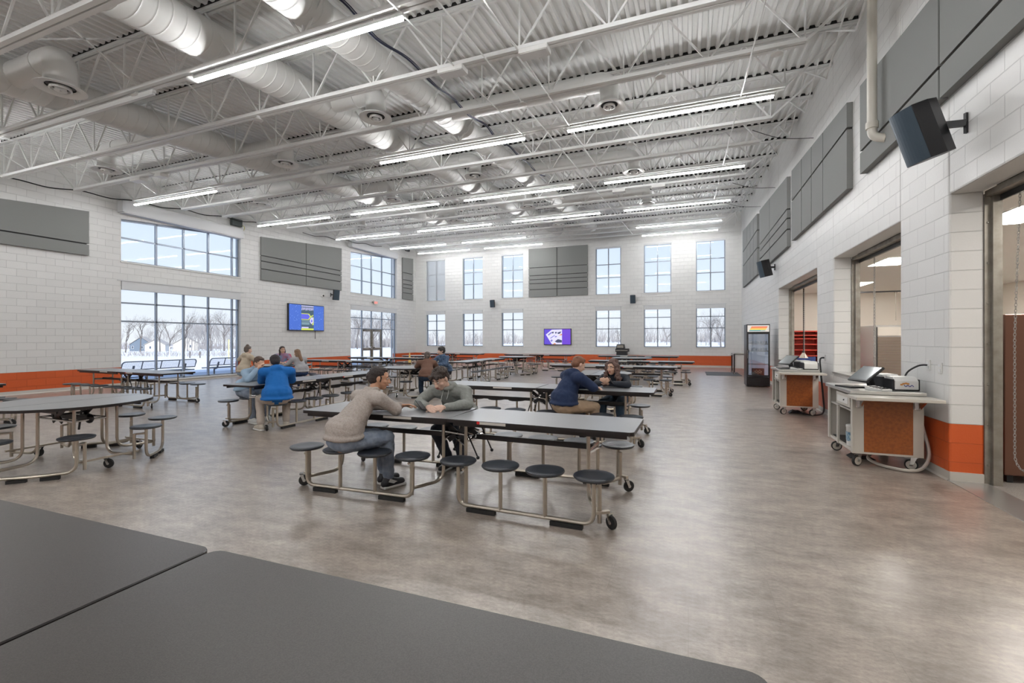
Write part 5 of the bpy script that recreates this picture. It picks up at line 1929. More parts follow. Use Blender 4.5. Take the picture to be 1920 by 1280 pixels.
# --- person in fleece at the front long table
M['fleece'] = mat('beige_grey_fleece', (0.45, 0.40, 0.365), 0.95, noise=(70, (0.37, 0.325, 0.29), 5), bump=(160, 0.004))
HANDS = [(Vector((-0.8, 0.5, -0.02)), Vector((0, -0.3, -1)), 0.35), (Vector((0.8, 0.5, 0.1)), Vector((0, -0.3, -1)), 0.35)]
body, P, R3, hd = seated(-3.06, 3.47, rad(-16), 'person in a beige-grey fleece jacket and light jeans leaning elbows on the front table', 'skin_tan',
    hip=0.55, chest=(0.0, 0.13, 0.79), neck=(0.005, 0.30, 0.985), head=(0.02, 0.385, 1.115), look=(0.62, 0.8, -0.16),
    arms=[((0.24, 0.42, 0.81), (0.04, 0.58, 0.81)), ((-0.19, 0.46, 0.81), (0.05, 0.64, 0.81))],
    legs=[((0.12, 0.40, 0.52), (0.10, 0.43, 0.10)), ((-0.08, 0.42, 0.52), (-0.06, 0.50, 0.10))],
    top='fleece', topkind='jacket', pants='denim', shoes=(mat('black_white_shoe', (0.02, 0.02, 0.025), 0.5), 'white'), voxel=0.009, folds=0.022, bulk=0.95)
face_parts(body, P, R3)
M['hair_dark'] = mat('dark_brown_hair', (0.030, 0.020, 0.018), 0.6, bump=(120, 0.004))
cap_hair(body, P, R3, 'hair_dark', [('e', P(0, -0.10, 0.01), (0.045, 0.035, 0.045)), ('c', P(-0.06, 0.0, 0.02), P(-0.07, 0.005, -0.03), 0.014, 0.008, 8), ('c', P(0.066, 0.01, 0.02), P(0.074, 0.012, -0.035), 0.012, 0.006, 8)], disp=(0.015, 0.012), full=0.98)
# white panels on the shoes
for ch in [c for c in body.children if c.name.startswith('shoe')]:
    pass
b = MB()
for i, (ax, ay) in enumerate(((0.10, 0.43), (-0.06, 0.50))):
    for sx in (-1, 1):
        b.prism([(ay - 0.03, 0.075), (ay + 0.03, 0.05), (ay + 0.10, 0.05), (ay + 0.03, 0.085), (ay - 0.01, 0.105)], ax + sx * 0.0445 - 0.002, ax + sx * 0.0445 + 0.002, 'x')
b.build('shoe_panel', 'white', body)
# --- person in grey hoodie across the table
M['grey_knit'] = mat('grey_green_sweatshirt', (0.27, 0.28, 0.262), 0.9, noise=(40, (0.235, 0.245, 0.228), 4), bump=(140, 0.002))
HANDS = [(Vector((-0.75, 0.55, -0.05)), Vector((-0.2, -0.5, -0.5)), 0.45), (Vector((0.75, 0.5, -0.05)), Vector((0.2, -0.5, -0.5)), 0.55)]
body, P, R3, hd = seated(-2.52, 4.80, rad(180 + 4), 'person in a grey hoodie with tousled dark hair looking down at a phone', 'skin_pale',
    hip=0.55, chest=(0.0, 0.15, 0.80), neck=(0.01, 0.33, 0.975), head=(0.045, 0.435, 1.075), look=(0.22, 0.80, -0.52),
    arms=[((0.29, 0.46, 0.815), (0.10, 0.64, 0.80)), ((-0.27, 0.40, 0.81), (-0.10, 0.62, 0.80))],
    legs=[((0.12, 0.38, 0.50), (0.10, 0.12, 0.09)), ((-0.12, 0.38, 0.50), (-0.08, 0.10, 0.09))],
    top='grey_knit', pants=mat('black_trousers', (0.03, 0.04, 0.06), 0.8), shoes=('black', 'white'), voxel=0.009, folds=0.026, bulk=1.02, shw=0.20)
face_parts(body, P, R3)
M['hair_curl'] = mat('tousled_brown_hair', (0.045, 0.030, 0.024), 0.55, bump=(90, 0.006))
random.seed(4)
ex = []
for i in range(46):
    a = random.uniform(-pi, pi)
    el = random.uniform(0.25, 1.5)
    r_ = 0.092
    ex.append(('e', P(r_ * 0.9 * cos(el) * cos(a), -0.022 + r_ * cos(el) * sin(a), 0.040 + r_ * sin(el) * 0.9), random.uniform(0.016, 0.027)))
for i in range(10):
    ex.append(('e', P(-0.06 + i * 0.0133, 0.070 + 0.012 * sin(i), 0.072 + 0.012 * cos(i * 2)), 0.019))
cap_hair(body, P, R3, 'hair_curl', ex, voxel=0.006, disp=(0.012, 0.014))
b = MB()
b.tube([(0.02, 0.405, 0.955), (0.025, 0.45, 0.88), (0.02, 0.47, 0.84)], 0.004, 6)
b.tube([(-0.04, 0.405, 0.955), (-0.045, 0.44, 0.89), (-0.04, 0.46, 0.86)], 0.004, 6)
b.build('drawstring', mat('pale_cord', (0.36, 0.37, 0.36), 0.8), body, smooth=True)
def phone(p, rz, tilt, label):
    b = MB(); b.box(-0.036, 0.036, -0.075, 0.075, -0.004, 0.004)
    o = b.build('phone', 'black', bevel=0.003)
    o.location = p
    o.rotation_euler = (tilt, 0.2, rz)
    tag(o, label, 'phone')
phone((-2.60, 4.08, 0.825), rad(75), rad(35), 'dark phone held over the table by the person in the grey hoodie')

# --- person in the bright blue hoodie, seen from behind
M['blue_knit'] = mat('bright_blue_sweatshirt', (0.004, 0.125, 0.42), 0.85, bump=(120, 0.002))
M['beige_cloth'] = mat('beige_trousers', (0.44, 0.38, 0.33), 0.9, bump=(60, 0.003))
HANDS = None
body, P, R3, hd = seated(-6.36, 5.62, rad(49), 'person in a bright blue hoodie and beige trousers seen from behind', 'skin',
    hip=0.56, chest=(0.0, 0.10, 0.82), neck=(0.0, 0.20, 1.02), head=(-0.03, 0.275, 1.125), look=(-0.1, 0.92, -0.35),
    arms=[((0.23, 0.36, 0.80), (0.05, 0.50, 0.80)), ((-0.23, 0.36, 0.80), (-0.04, 0.50, 0.80))], belly=0.02,
    legs=[((0.15, 0.40, 0.50), (0.14, 0.26, 0.09)), ((-0.26, 0.34, 0.50), (-0.24, 0.12, 0.09))],
    top='blue_knit', pants='beige_cloth', shoes=(mat('cream_shoe', (0.50, 0.45, 0.38), 0.7), 'white'), voxel=0.012, folds=0.022, bulk=1.16, shw=0.20)
cap_hair(body, P, R3, mat('short_dark_hair', (0.022, 0.018, 0.022), 0.7, bump=(150, 0.003)), disp=(0.012, 0.008), full=1.0)
# --- person across from the blue hoodie
body, P, R3, hd = seated(-7.66, 6.10, rad(-95), 'person with brown hair mostly hidden behind the one in the blue hoodie', 'skin',
    hip=0.55, chest=(0.0, 0.14, 0.79), neck=(0.0, 0.26, 0.97), head=(0.0, 0.36, 1.075), look=(0, 1, -0.3),
    arms=[((0.26, 0.42, 0.80), (0.10, 0.44, 0.98)), ((-0.26, 0.36, 0.80), (-0.05, 0.52, 0.79))],
    top=mat('pale_blue_top', (0.30, 0.42, 0.55), 0.85), topkind='sweater', pants='denim', shoes=('white', 'white'), voxel=0.013)
cap_hair(body, P, R3, mat('mid_brown_hair', (0.09, 0.055, 0.04), 0.6), full=1.0)

# --- person in navy hoodie at the second long table
M['navy_knit'] = mat('navy_sweatshirt', (0.012, 0.026, 0.075), 0.88, bump=(120, 0.002))
M['khaki'] = mat('khaki_trousers', (0.36, 0.26, 0.175), 0.85, bump=(60, 0.002))
HANDS = None
body, P, R3, hd = seated(-1.67, 6.42, rad(-46), 'person in a navy hoodie and khaki trousers with short reddish hair', 'skin_pale',
    hip=0.555, chest=(0.0, 0.07, 0.82), neck=(0.0, 0.155, 1.02), head=(0.0, 0.24, 1.135), look=(0.05, 0.9, -0.42), belly=0.012,
    arms=[((0.26, 0.32, 0.82), (0.10, 0.46, 0.80)), ((-0.25, 0.34, 0.82), (-0.04, 0.50, 0.80))],
    legs=[((0.12, 0.44, 0.52), (0.12, 0.40, 0.09)), ((-0.16, 0.44, 0.52), (-0.16, 0.42, 0.09))],
    top='navy_knit', pants='khaki', shoes=('black', 'white'), voxel=0.012, folds=0.022, bulk=1.16, shw=0.205)
cap_hair(body, P, R3, mat('reddish_hair', (0.20, 0.085, 0.045), 0.6, bump=(150, 0.003)), disp=(0.012, 0.008), full=1.0)
# --- curly-haired person facing the camera
M['black_jacket'] = mat('black_jacket', (0.010, 0.014, 0.024), 0.7)
HANDS = [(Vector((-0.55, 0.6, 0.45)), Vector((-0.55, -0.4, 0.3)), 0.5), (Vector((0.55, 0.6, 0.45)), Vector((0.55, -0.4, 0.3)), 0.5)]
body, P, R3, hd = seated(-1.07, 7.62, rad(180 - 8), 'person with long curly brown hair in a black jacket holding a phone over the table', 'skin',
    hip=0.55, chest=(0.0, 0.12, 0.77), neck=(0.0, 0.235, 0.945), head=(0.015, 0.29, 1.055), look=(0.28, 0.9, -0.08),
    arms=[((0.26, 0.36, 0.80), (0.09, 0.50, 0.83)), ((-0.25, 0.36, 0.80), (-0.0, 0.52, 0.83))],
    top='black_jacket', topkind='jacket', pants=mat('dark_jeans', (0.03, 0.06, 0.10), 0.8), shoes=('black', 'white'), voxel=0.010, bulk=0.92, shw=0.175, folds=0.015)
face_parts(body, P, R3)
M['curly'] = mat('curly_brown_hair', (0.13, 0.075, 0.062), 0.6, bump=(90, 0.006))
random.seed(12)
ex = []
for q in (-1, 1):
    for i in range(85):
        t = random.random()
        ex.append(('e', P(q * (0.080 + 0.050 * t + random.uniform(-0.020, 0.020)), 0.0 + 0.07 * t * random.random() + random.uniform(-0.05, 0.03), 0.07 - 0.36 * t), random.uniform(0.016, 0.028)))
for i in range(50):
    a = random.uniform(-pi, pi)
    el = random.uniform(0.3, 1.5)
    ex.append(('e', P(0.09 * cos(el) * cos(a), -0.03 + 0.09 * cos(el) * sin(a), 0.045 + 0.088 * sin(el)), random.uniform(0.014, 0.024)))
cap_hair(body, P, R3, 'curly', ex, voxel=0.008, disp=(0.014, 0.014))
phone((-1.115, 7.07, 0.885), rad(80), rad(50), 'dark phone held up by the curly-haired person')

# --- pair by the middle round table
HANDS = None
body, P, R3, hd = seated(-6.22, 10.05, rad(35), 'person in a brown sweater and dark jeans sitting at the middle round table', 'skin',
    hip=0.55, chest=(0.0, 0.12, 0.79), neck=(0.0, 0.23, 0.96), head=(0.02, 0.30, 1.06), look=(0.1, 0.95, -0.2),
    top=mat('brown_sweater', (0.16, 0.085, 0.06), 0.9), topkind='sweater', pants=mat('navy_jeans', (0.012, 0.03, 0.06), 0.8), shoes=('black', 'white'), voxel=0.015)
cap_hair(body, P, R3, mat('dull_brown_hair', (0.10, 0.075, 0.065), 0.6), [('c', P(0, -0.11, -0.02), P(0, -0.10, -0.16), 0.03, 0.018, 8)])
body, P, R3, hd = seated(-6.62, 11.70, rad(165), 'person with bushy dark hair in a blue patterned jacket beyond the middle round table', 'skin_pale',
    hip=0.56, chest=(0.0, 0.08, 0.82), neck=(0.0, 0.14, 1.04), head=(0.01, 0.18, 1.17), look=(0.35, 0.9, -0.1),
    top=mat('blue_patterned_jacket', (0.03, 0.06, 0.12), 0.8, noise=(22, (0.10, 0.16, 0.26), 3)), topkind='jacket', pants=mat('dark_cloth', (0.02, 0.02, 0.03), 0.8), shoes=('black', 'white'), voxel=0.015)
face_parts(body, P, R3)
cap_hair(body, P, R3, mat('bushy_hair', (0.05, 0.045, 0.042), 0.7), full=1.16, disp=(0.02, 0.02))
# --- trio at the round table by the tall windows
body, P, R3, hd = seated(-11.95, 9.42, rad(-2), 'person in a cream top with tied-up hair, back to the camera', 'skin_pale',
    hip=0.56, chest=(0.0, 0.06, 0.84), neck=(0.0, 0.10, 1.07), head=(0.0, 0.14, 1.20), look=(0.1, 1, -0.1),
    arms=[((0.26, 0.22, 0.84), (0.16, 0.40, 0.80)), ((-0.36, 0.12, 0.92), (-0.30, 0.36, 0.80))],
    top=mat('cream_top', (0.55, 0.47, 0.36), 0.85), pants=mat('pale_jeans', (0.30, 0.38, 0.48), 0.8), shoes=('white', 'white'), voxel=0.015)
cap_hair(body, P, R3, mat('greyish_brown_hair', (0.14, 0.11, 0.09), 0.6), [('e', P(0, -0.03, 0.12), 0.05)])
body, P, R3, hd = seated(-12.20, 10.98, rad(-130), 'dark-haired person in a pink and blue top facing the hall at the round table', 'skin',
    hip=0.56, chest=(0.0, 0.06, 0.83), neck=(0.0, 0.12, 1.05), head=(0.0, 0.16, 1.17), look=(-0.3, 1, -0.05),
    top=mat('pink_blue_top', (0.50, 0.10, 0.14), 0.85, noise=(5, (0.22, 0.36, 0.55), 2)), topkind='sweater', pants='denim', shoes=('white', 'white'), voxel=0.015)
face_parts(body, P, R3)
cap_hair(body, P, R3, 'hair_dark', [('c', P(0.075, -0.02, 0.0), P(0.08, 0.0, -0.16), 0.03, 0.02, 8), ('c', P(-0.075, -0.02, 0.0), P(-0.08, 0.0, -0.16), 0.03, 0.02, 8)])
body, P, R3, hd = seated(-10.50, 10.12, rad(75), 'person with long fair brown hair and a pale grey top leaning on the round table', 'skin_pale',
    hip=0.55, chest=(0.0, 0.10, 0.79), neck=(0.0, 0.18, 0.98), head=(0.0, 0.24, 1.10), look=(0.0, 1, -0.15),
    top=mat('pale_grey_top', (0.38, 0.38, 0.40), 0.85), topkind='sweater', pants=mat('blue_jeans', (0.02, 0.045, 0.12), 0.8), shoes=('black', 'white'), voxel=0.014)
cap_hair(body, P, R3, mat('fair_brown_hair', (0.22, 0.13, 0.075), 0.55), [('c', P(0, -0.07, 0.0), P(0.01, -0.19, -0.22), 0.06, 0.045, 10), ('c', P(0.05, -0.05, 0.0), P(0.06, -0.10, -0.18), 0.035, 0.03, 10), ('c', P(-0.05, -0.05, 0.0), P(-0.06, -0.10, -0.18), 0.035, 0.03, 10)])
# ================================================================== KITCHEN CONTENTS
def kbox(name, x0, x1, y0, y1, z1, m, label, cat, ribs=None):
    root = empty(name, ((x0 + x1) / 2, (y0 + y1) / 2, 0))
    tag(root, label, cat)
    w, d = (x1 - x0) / 2, (y1 - y0) / 2
    b = MB(); b.box(-w, w, -d, d, 0.08, z1); b.build('cabinet_body', m, root, bevel=0.01)
    b = MB()
    for x in (-w + 0.06, w - 0.06):
        for y in (-d + 0.06, d - 0.06):
            b.box(x - 0.025, x + 0.025, y - 0.025, y + 0.025, 0, 0.08)
    b.build('feet', 'black', root)
    if ribs:
        b = MB()
        z = 0.30
        while z < z1 - 0.3:
            b.box(-w + 0.05, w - 0.05, -d - 0.025, -d, z, z + 0.028)
            z += 0.036
        b.build('roll_front', mat('brown_shutter', (0.16, 0.12, 0.09), 0.5), root)
        b = MB(); b.box(-w + 0.03, w, -d - 0.03, -d, z1 - 0.27, z1 - 0.05); b.build('header_panel', 'cart', root)
        b = MB(); b.tube([(-w + 0.02, -d - 0.05, 0.3), (-w + 0.03, -d - 0.05, z1 - 0.05)], 0.012, 6); b.build('front_edge', 'black', root)
    return root
kbox('display_cooler', 4.46, 6.1, 14.2, 15.4, 1.86, 'stainless', 'stainless cabinet with a dark ribbed roll front behind the middle serving window', 'cabinet', True)
kbox('warming_cabinet', 3.10, 3.85, 6.32, 7.3, 1.77, mat('steel_painted_reflection', (0.17, 0.085, 0.06), 0.3, 0.6), 'tall steel cabinet with a painted reddish-brown reflection just inside the open doorway beside the chain', 'cabinet')  # the orange wall's reflection is put into the steel's base colour
root = empty('storage_rack', (3.86, 18.9, 0))
tag(root, 'red slatted rack standing in the kitchen behind the farther serving window', 'rack')
M['rack_red'] = mat('red_plastic', (0.55, 0.06, 0.04), 0.45)
b = MB()
for x in (-0.42, 0.42):
    b.box(x - 0.035, x + 0.035, -0.25, 0.25, 0, 1.80)
b.box(-0.42, 0.42, 0.2, 0.24, 0.0, 1.80)
b.box(-0.42, 0.42, -0.25, 0.2, 1.76, 1.80)
b.build('rack_frame', 'rack_red', root)
for z in (0.35, 0.62, 0.9, 1.1, 1.3, 1.5, 1.62):
    b = MB(); b.box(-0.38, 0.38, -0.25, 0.2, z, z + 0.03); b.build('rack_shelf', 'rack_red', root)
b = MB(); b.box(-0.3, 0.3, -0.26, -0.2, 0.70, 0.88); b.build('blue_bin', mat('blue_plastic', (0.02, 0.05, 0.2), 0.5), root)

for i, (x, y, lab) in enumerate([(4.22, 12.35, 'lit square ceiling panel in the kitchen seen through the middle serving window'), (4.27, 8.35, 'lit square ceiling panel in the kitchen seen through the open doorway'), (7.2, 12.35, 'lit ceiling panel deeper in the kitchen beyond the middle one'), (7.2, 8.35, 'lit ceiling panel deeper in the kitchen beyond the doorway one'), (4.27, 4.3, 'lit ceiling panel in the kitchen at the front'), (4.9, 17.2, 'lit ceiling panel near the far kitchen wall'), (7.2, 16.4, 'lit ceiling panel in the far corner of the kitchen')]):
    root = empty('ceiling_panel_light', (x, y, KZ - 0.002))
    tag(root, lab, 'ceiling light', 'kitchen ceiling panels')
    b = MB(); b.box(-0.31, 0.31, -0.61, -0.595, -0.012, 0); b.box(-0.31, 0.31, 0.595, 0.61, -0.012, 0); b.box(-0.31, -0.295, -0.595, 0.595, -0.012, 0); b.box(0.295, 0.31, -0.595, 0.595, -0.012, 0)
    b.build('panel_frame', 'white', root)
    b = MB(); b.box(-0.295, 0.295, -0.595, 0.595, -0.008, -0.001); b.build('lamp_panel', 'lightpanel', root)

# suspended black rail and rods, pendant warming lamp
root = empty('hanging_rail', (5.9, 17.4, 2.98))
tag(root, 'black rail hung across the kitchen with thin drop cords', 'rail')
b = MB(); b.box(-1.6, 2.5, -0.02, 0.02, -0.02, 0.02); b.build('rail_bar', 'black', root)
for x in (-1.0, -0.45, 0.1, 0.65, 1.2, 1.8):
    b = MB(); b.tube([(x, 0, -0.02), (x, 0, -0.9)], 0.008, 6); b.box(x - 0.03, x + 0.03, -0.03, 0.03, -0.05, -0.02); b.build('drop_cord', 'galv', root)
b = MB()
for x in (-1.4, 0.4, 2.3):
    b.tube([(x, 0, 0.02), (x, 0, 0.238)], 0.006, 6)
b.build('rail_hanger', 'galv', root)
root = empty('pendant_lamp', (3.46, 17.0, 0.90))
tag(root, 'cone-shaped warming lamp hanging on a cord in the farther serving window', 'pendant lamp')
b = MB(); b.tube([(0, 0, 0.16), (0, 0, KZ - 0.902)], 0.012, 6); b.build('lamp_cord', 'gap_shade_and_cord', root)
b = MB(); b.lathe([(0.02, 0.22), (0.035, 0.16), (0.05, 0.14), (0.13, 0.0), (0.125, 0.0), (0.04, 0.14)], 16, cap=False); b.build('lamp_shade', 'pvc', root, smooth=True)
b = MB(); b.lathe([(0.035, 0.14), (0.035, 0.23)], 10); b.build('lamp_cap', 'black', root)

# pull chains at the shutters
def chain(x, y, z1, z0, w, label):
    mb = MB()
    pitch = 0.030
    path = []
    n = int((z1 - z0 - w / 2) / pitch)
    for i in range(n):
        path.append(Vector((x, y - w / 2 * (0.35 + 0.65 * min(1, i / (n * 0.55))), z1 - i * pitch)))
    m = max(6, int(pi * w / 2 / pitch))
    zc = z1 - n * pitch
    for i in range(m + 1):
        a = pi * i / m
        path.append(Vector((x, y - w / 2 * cos(a), zc - w / 2 * sin(a))))
    for i in range(n - 1, -1, -1):
        path.append(Vector((x, y + w / 2 * (0.35 + 0.65 * min(1, i / (n * 0.55))), z1 - i * pitch)))
    for i in range(len(path) - 1):
        p, q = path[i], path[i + 1]
        c = (p + q) / 2
        t = (q - p).normalized()
        s = Vector((1, 0, 0)) if i % 2 else t.cross(Vector((1, 0, 0))).normalized()
        ring = []
        for k in range(8):
            a = 2 * pi * k / 8
            ring.append(c + t * (0.021 * cos(a)) + s * (0.0095 * sin(a)))
        mb.tube(ring, 0.0028, 4, closed=True)
    tag(mb.build('pull_chain', mat('dull_chain_steel', (0.36, 0.35, 0.33), 0.5, 0.4), fixn=False), label, 'chain', 'shutter pull chains')
chain(W + TH + 0.20, 6.0, 2.98, 0.20, 0.26, 'long steel pull chain looping down beside the open doorway')
chain(W + TH + 0.25, 10.0, 2.98, 0.95, 0.05, 'steel pull chain hanging in the middle serving window')
chain(W + TH + 0.25, 15.3, 2.98, 0.95, 0.05, 'steel pull chain hanging in the farther serving window')

# ================================================================== OUTDOORS
GZ = -0.2
def gz(x):
    return GZ - 3.0 * min(1.0, max(0.0, (L - 30 - x) / 150.0))
# the ground stays out from under the hall floor
mb = MB()
for a in ((L - 420, L - TH, -120, 460), (L - TH, 160, D + TH, 460), (9.4, 160, -120, D + TH), (L - TH, 9.4, -120, N - TH)):
    xs = [q for q in (L - 180, L - 30) if a[0] <= q < a[1]] + [a[1]]
    if a[0] not in xs:
        xs = [a[0]] + xs
    for p, q in zip(xs, xs[1:]):
        mb.add([(p, a[2], gz(p)), (q, a[2], gz(q)), (q, a[3], gz(q)), (p, a[3], gz(p))], [(0, 1, 2, 3)])
o = mb.build('ground', 'snow', fixn=False)
struct(o)
mb = MB(); mb.box(L - 6.2, L - TH - 0.01, 2, 30, GZ - 0.02, GZ + 0.03)
o = mb.build('pavement', 'asphalt'); struct(o)

def grow(mb, p, d, ln, r, lvl, n, spread=0.55):
    q = p + d * ln
    mid = p.lerp(q, 0.5) + Vector((random.uniform(-1, 1), random.uniform(-1, 1), 0)) * ln * 0.05
    mb.tube([p, mid, q], r, 5 if lvl < 2 else 3, r2=r * 0.62)
    if lvl >= n:
        return
    k = 3 if lvl < 2 else random.choice((2, 3))
    for i in range(k):
        az = random.uniform(0, 2 * pi)
        tl = random.uniform(0.3, spread)
        s = d.orthogonal().normalized()
        s = Matrix.Rotation(az, 3, d) @ s
        nd = (d * cos(tl) + s * sin(tl) + Vector((0, 0, 0.12))).normalized()
        st = p.lerp(q, random.uniform(0.55, 1.0)) if i else q
        grow(mb, st, nd, ln * random.uniform(0.62, 0.82), r * 0.58, lvl + 1, n, spread)
def make_tree(seed, h, n, m, spread=0.6, r=None):
    random.seed(seed)
    b = MB()
    grow(b, Vector((0, 0, 0)), Vector((random.uniform(-0.05, 0.05), random.uniform(-0.05, 0.05), 1)).normalized(), h * 0.30, r or h * 0.016, 0, n, spread)
    return b.build('bare_tree', m, fixn=False)
big = [make_tree(s, 1.0, 6, 'bark', 0.75, 0.016) for s in (3, 8, 21)]
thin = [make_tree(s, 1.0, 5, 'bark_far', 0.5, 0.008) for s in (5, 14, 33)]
first = {}
def put_tree(proto, x, y, h, label, group):
    if proto.name in first:
        o = proto.copy()
        COL.objects.link(o)
    else:
        first[proto.name] = 1
        o = proto
    o.location = (x, y, gz(x))
    o.scale = (h, h, h)
    o.rotation_euler = (0, 0, random.uniform(0, 6.28))
    tag(o, label, 'tree', group)
random.seed(5)
# rays from the camera through the tall window: near individual trees
for i, (px_, dist, h, lab) in enumerate([(263, 125, 13.5, 'broad bare tree beside the small blue house'), (345, 118, 13, 'wide-branched bare tree in front of the white houses'), (318, 130, 12.5, 'bare forked tree between the two white houses'), (395, 122, 13.5, 'bare tree with upright fans beyond the pale pole'), (235, 130, 12.5, 'bare tree at the edge of the first tall window'), (420, 112, 13, 'bare tree next to the frame end of the first tall window'), (300, 140, 14, 'bare tree behind the roof of the blue house')]):
    a = YAW + atan2(px_ - 960, 851.65)
    put_tree(big[i % 3], dist * sin(a) / cos(a - YAW), dist * cos(a) / cos(a - YAW), h * 0.9, lab, 'single bare trees')
for i, (px_, dist, h, lab) in enumerate([(1333, 95, 9.5, 'bare tree outside the last far window'), (1352, 88, 8, 'smaller bare tree outside the last far window'), (1250, 130, 7.5, 'bare tree outside the fifth far window'), (1160, 150, 7, 'bare tree outside the fourth far window'), (822, 110, 5.5, 'bare tree outside the first far window'), (892, 150, 6, 'bare tree outside the second far window'), (670, 95, 10.5, 'bare tree just outside the exit doors'), (735, 92, 10.5, 'bare tree outside the pane beside the exit doors'), (700, 100, 11, 'bare tree straight beyond the exit doors')]):
    a = YAW + atan2(px_ - 960, 851.65)
    put_tree(big[i % 3], dist * sin(a) / cos(a - YAW), dist * cos(a) / cos(a - YAW), h * 0.85, lab, 'single bare trees')
# the wood behind: counted as trees
cnt = 0
for (p0, p1, d0, d1, h, n, seen) in [(350, 452, 130, 170, 12, 56, 'the near end of the first tall window'), (225, 355, 205, 240, 12, 26, 'the houses'), (655, 750, 110, 150, 10, 50, 'the exit doors'), (790, 840, 130, 170, 5.5, 10, 'the first far window'), (865, 985, 190, 230, 7, 24, 'the second and third far windows'), (1110, 1165, 180, 220, 8, 14, 'the window above the black printer'), (1205, 1262, 150, 200, 8, 16, 'the fifth far window'), (1300, 1362, 100, 140, 9.5, 20, 'the last far window')]:
    for i in range(n):
        px_ = random.uniform(p0, p1)
        dist = random.uniform(d0, d1)
        a = YAW + atan2(px_ - 960, 851.65)
        hh = h * random.uniform(0.75, 1.2)
        put_tree(thin[cnt % 3], dist * sin(a) / cos(a - YAW), dist * cos(a) / cos(a - YAW), hh * 0.95, 'thin bare tree in the wood past ' + seen, 'woodland trees past ' + seen)
        cnt += 1
# dense brush line at the foot of the woods
random.seed(9)
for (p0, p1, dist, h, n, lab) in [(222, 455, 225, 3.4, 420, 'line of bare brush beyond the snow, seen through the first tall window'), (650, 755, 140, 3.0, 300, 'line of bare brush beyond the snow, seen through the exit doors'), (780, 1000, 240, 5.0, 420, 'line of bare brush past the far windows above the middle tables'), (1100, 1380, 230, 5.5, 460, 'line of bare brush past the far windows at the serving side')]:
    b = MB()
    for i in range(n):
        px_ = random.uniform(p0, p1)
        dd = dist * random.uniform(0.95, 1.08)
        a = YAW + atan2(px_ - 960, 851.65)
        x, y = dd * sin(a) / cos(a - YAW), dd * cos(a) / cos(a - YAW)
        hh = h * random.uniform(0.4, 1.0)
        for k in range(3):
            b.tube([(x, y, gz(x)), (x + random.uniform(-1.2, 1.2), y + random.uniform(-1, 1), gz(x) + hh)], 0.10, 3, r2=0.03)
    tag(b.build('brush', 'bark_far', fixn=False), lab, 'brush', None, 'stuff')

# houses
def house(px_, dist, w, dp, hw, hr, m, label, rz, win):
    a = YAW + atan2(px_ - 960, 851.65)
    hx = dist * sin(a) / cos(a - YAW)
    root = empty('house', (hx, dist * cos(a) / cos(a - YAW), gz(hx)), rz)
    tag(root, label, 'house', 'houses beyond the snow')
    b = MB(); b.prism([(-w / 2, 0), (w / 2, 0), (w / 2, hw), (0, hr), (-w / 2, hw)], -dp / 2, dp / 2, 'y'); b.build('house_wall', m, root)
    b = MB()
    for s in (-1, 1):
        b.prism([(s * (w / 2 + 0.3), hw - 0.12), (0, hr + 0.10), (0, hr + 0.32), (s * (w / 2 + 0.3), hw + 0.10)], -dp / 2 - 0.3, dp / 2 + 0.3, 'y')
    b.build('house_roof', mat('pale_roof', (0.42, 0.40, 0.38), 0.9), root)
    for x, z in win:
        b = MB(); b.box(x - 0.35, x + 0.35, -dp / 2 - 0.04, -dp / 2 + 0.02, z, z + 1.1); f = b.build('house_window', 'white', root)
        b = MB(); b.box(x - 0.27, x + 0.27, -dp / 2 - 0.06, -dp / 2 - 0.03, z + 0.08, z + 1.02); b.build('pane', mat('dark_pane', (0.10, 0.13, 0.18), 0.2), f)
house(269, 186, 7.0, 9, 2.7, 5.6, mat('blue_siding', (0.17, 0.22, 0.28), 0.7), 'small blue gabled house across the snow', rad(50), [(-2.6, 1.0), (0.4, 1.0), (2.8, 1.0)])
house(296, 182, 6.5, 9, 2.6, 4.6, mat('white_siding', (0.66, 0.65, 0.62), 0.7), 'white gabled house beside the blue one', rad(48), [(-1.5, 1.0)])
house(350, 176, 8, 8, 2.7, 5.4, mat('cream_siding', (0.66, 0.64, 0.58), 0.7), 'cream gabled house beside the wood', rad(55), [(1.2, 1.2)])
mb = MB(); 
a = YAW + atan2(429 - 960, 851.65)
mb.tube([(40 * sin(a) / cos(a - YAW), 40 * cos(a) / cos(a - YAW), GZ), (40 * sin(a) / cos(a - YAW), 40 * cos(a) / cos(a - YAW), 1.5)], 0.05, 8)
tag(mb.build('marker_pole', mat('pale_yellow_paint', (0.70, 0.66, 0.35), 0.6)), 'pale yellow pole standing in the snow outside the first tall window', 'pole')
# soccer goal frame and fence posts out on the snow
mb = MB()
def at_px(px_, dist, z=0.0):
    a = YAW + atan2(px_ - 960, 851.65)
    return Vector((dist * sin(a) / cos(a - YAW), dist * cos(a) / cos(a - YAW), z))
p, q = at_px(318, 42, GZ), at_px(340, 42, GZ)
mb.tube(fillet([p, p + Vector((0, 0, 1.05)), q + Vector((0, 0, 1.05)), q], 0.1), 0.045, 8)
tag(mb.build('goal_frame', 'white', smooth=True), 'white goal frame standing in the snow', 'goal')
for i, px_ in enumerate((356, 375, 442)):
    b = MB(); p = at_px(px_, 42, GZ); b.tube([p, p + Vector((0, 0, 0.6))], 0.05, 6)
    tag(b.build('fence_post', 'bark'), 'short dark post in the snow, ' + ['beside the goal frame', 'second from the goal frame', 'at the end of the window'][i], 'post', 'posts in the snow')
b = MB()
for i in range(260):
    p = at_px(random.uniform(226, 440), random.uniform(45, 50), GZ)
    b.tube([p, p + Vector((random.uniform(-0.2, 0.2), random.uniform(-0.2, 0.2), random.uniform(0.2, 0.6)))], 0.02, 3)
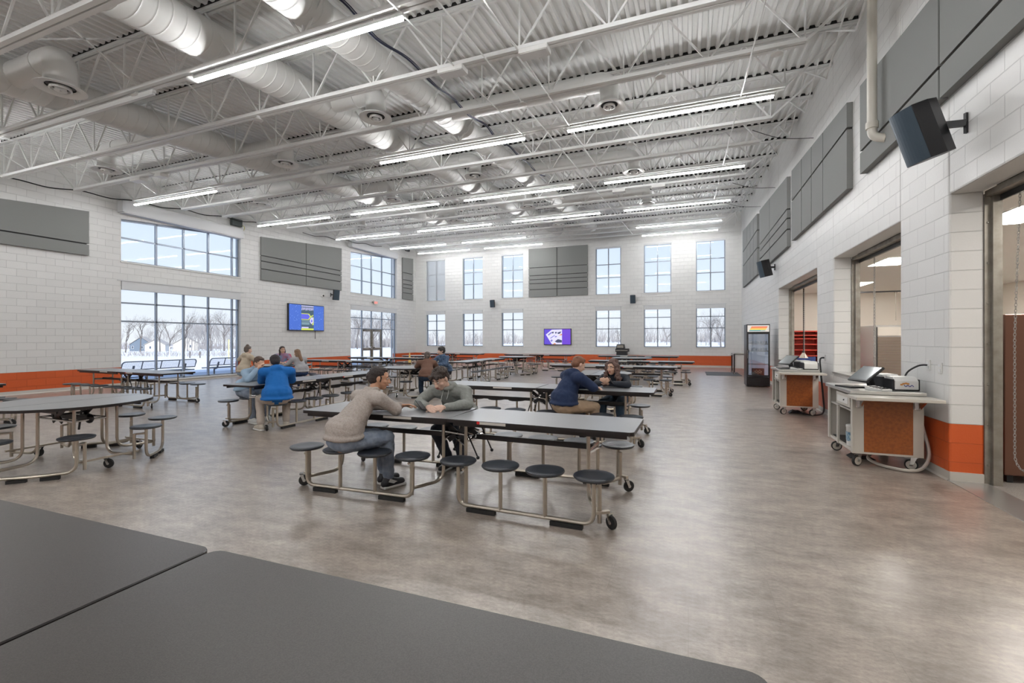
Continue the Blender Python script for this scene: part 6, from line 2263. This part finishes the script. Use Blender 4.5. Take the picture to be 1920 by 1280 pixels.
tag(b.build('dry_stalks', 'bark_far', fixn=False), 'thin row of dry stalks poking through the snow', 'dry grass', None, 'stuff')

def bench(x, y, rz, label):
    root = empty('outdoor_bench', (x, y, GZ + 0.03), rz)
    tag(root, label, 'bench', 'outdoor metal benches')
    M_ = 'bench_grey'
    if M_ not in M:
        M[M_] = mat('grey_coated_metal', (0.24, 0.26, 0.28), 0.5, 0.3)
    w = 1.30
    s = MB(); s.box(-w, w, -0.22, 0.22, 0.43, 0.455); s.tube([(-w, -0.22, 0.44), (w, -0.22, 0.44)], 0.025, 8); s.tube([(-w, 0.22, 0.44), (w, 0.22, 0.44)], 0.025, 8); s.build('bench_seat', M_, root)
    f = MB(); f.tube(fillet([(-w, -0.26, 0.56), (-w, -0.38, 0.86), (w, -0.38, 0.86), (w, -0.26, 0.56)], 0.12, 6) + [(-w, -0.26, 0.56)], 0.022, 8)
    for x_ in (-w * 0.5, 0, w * 0.5):
        f.tube([(x_, -0.26, 0.56), (x_, -0.38, 0.86)], 0.02, 6)
    f.build('backrest_frame', M_, root, smooth=True)
    g = MB()
    for i in range(9):
        t = (i + 0.5) / 9
        g.tube([(-w + 0.02, -0.26 - 0.12 * t, 0.56 + 0.30 * t), (w - 0.02, -0.26 - 0.12 * t, 0.56 + 0.30 * t)], 0.004, 4)
    for i in range(70):
        x_ = -w + 2 * w * (i + 0.5) / 70
        g.tube([(x_, -0.26, 0.56), (x_, -0.38, 0.86)], 0.003, 3)
    g.build('backrest_mesh', M_, root)
    for x_ in (-w * 0.7, w * 0.7):
        l = MB(); l.tube(fillet([(x_, -0.30, 0.70), (x_, -0.20, 0.42), (x_, 0, 0.40), (x_, 0, 0.0)], 0.08), 0.035, 8); l.box(x_ - 0.08, x_ + 0.08, -0.15, 0.15, 0, 0.02); l.build('leg', M_, root, smooth=True)
bench(L - 2.25, 11.55, rad(88), 'long grey metal bench outside the first tall window, back to the hall')
bench(L - 2.3, 14.85, rad(88), 'grey metal bench outside, partly hidden by the frame of the tall window')
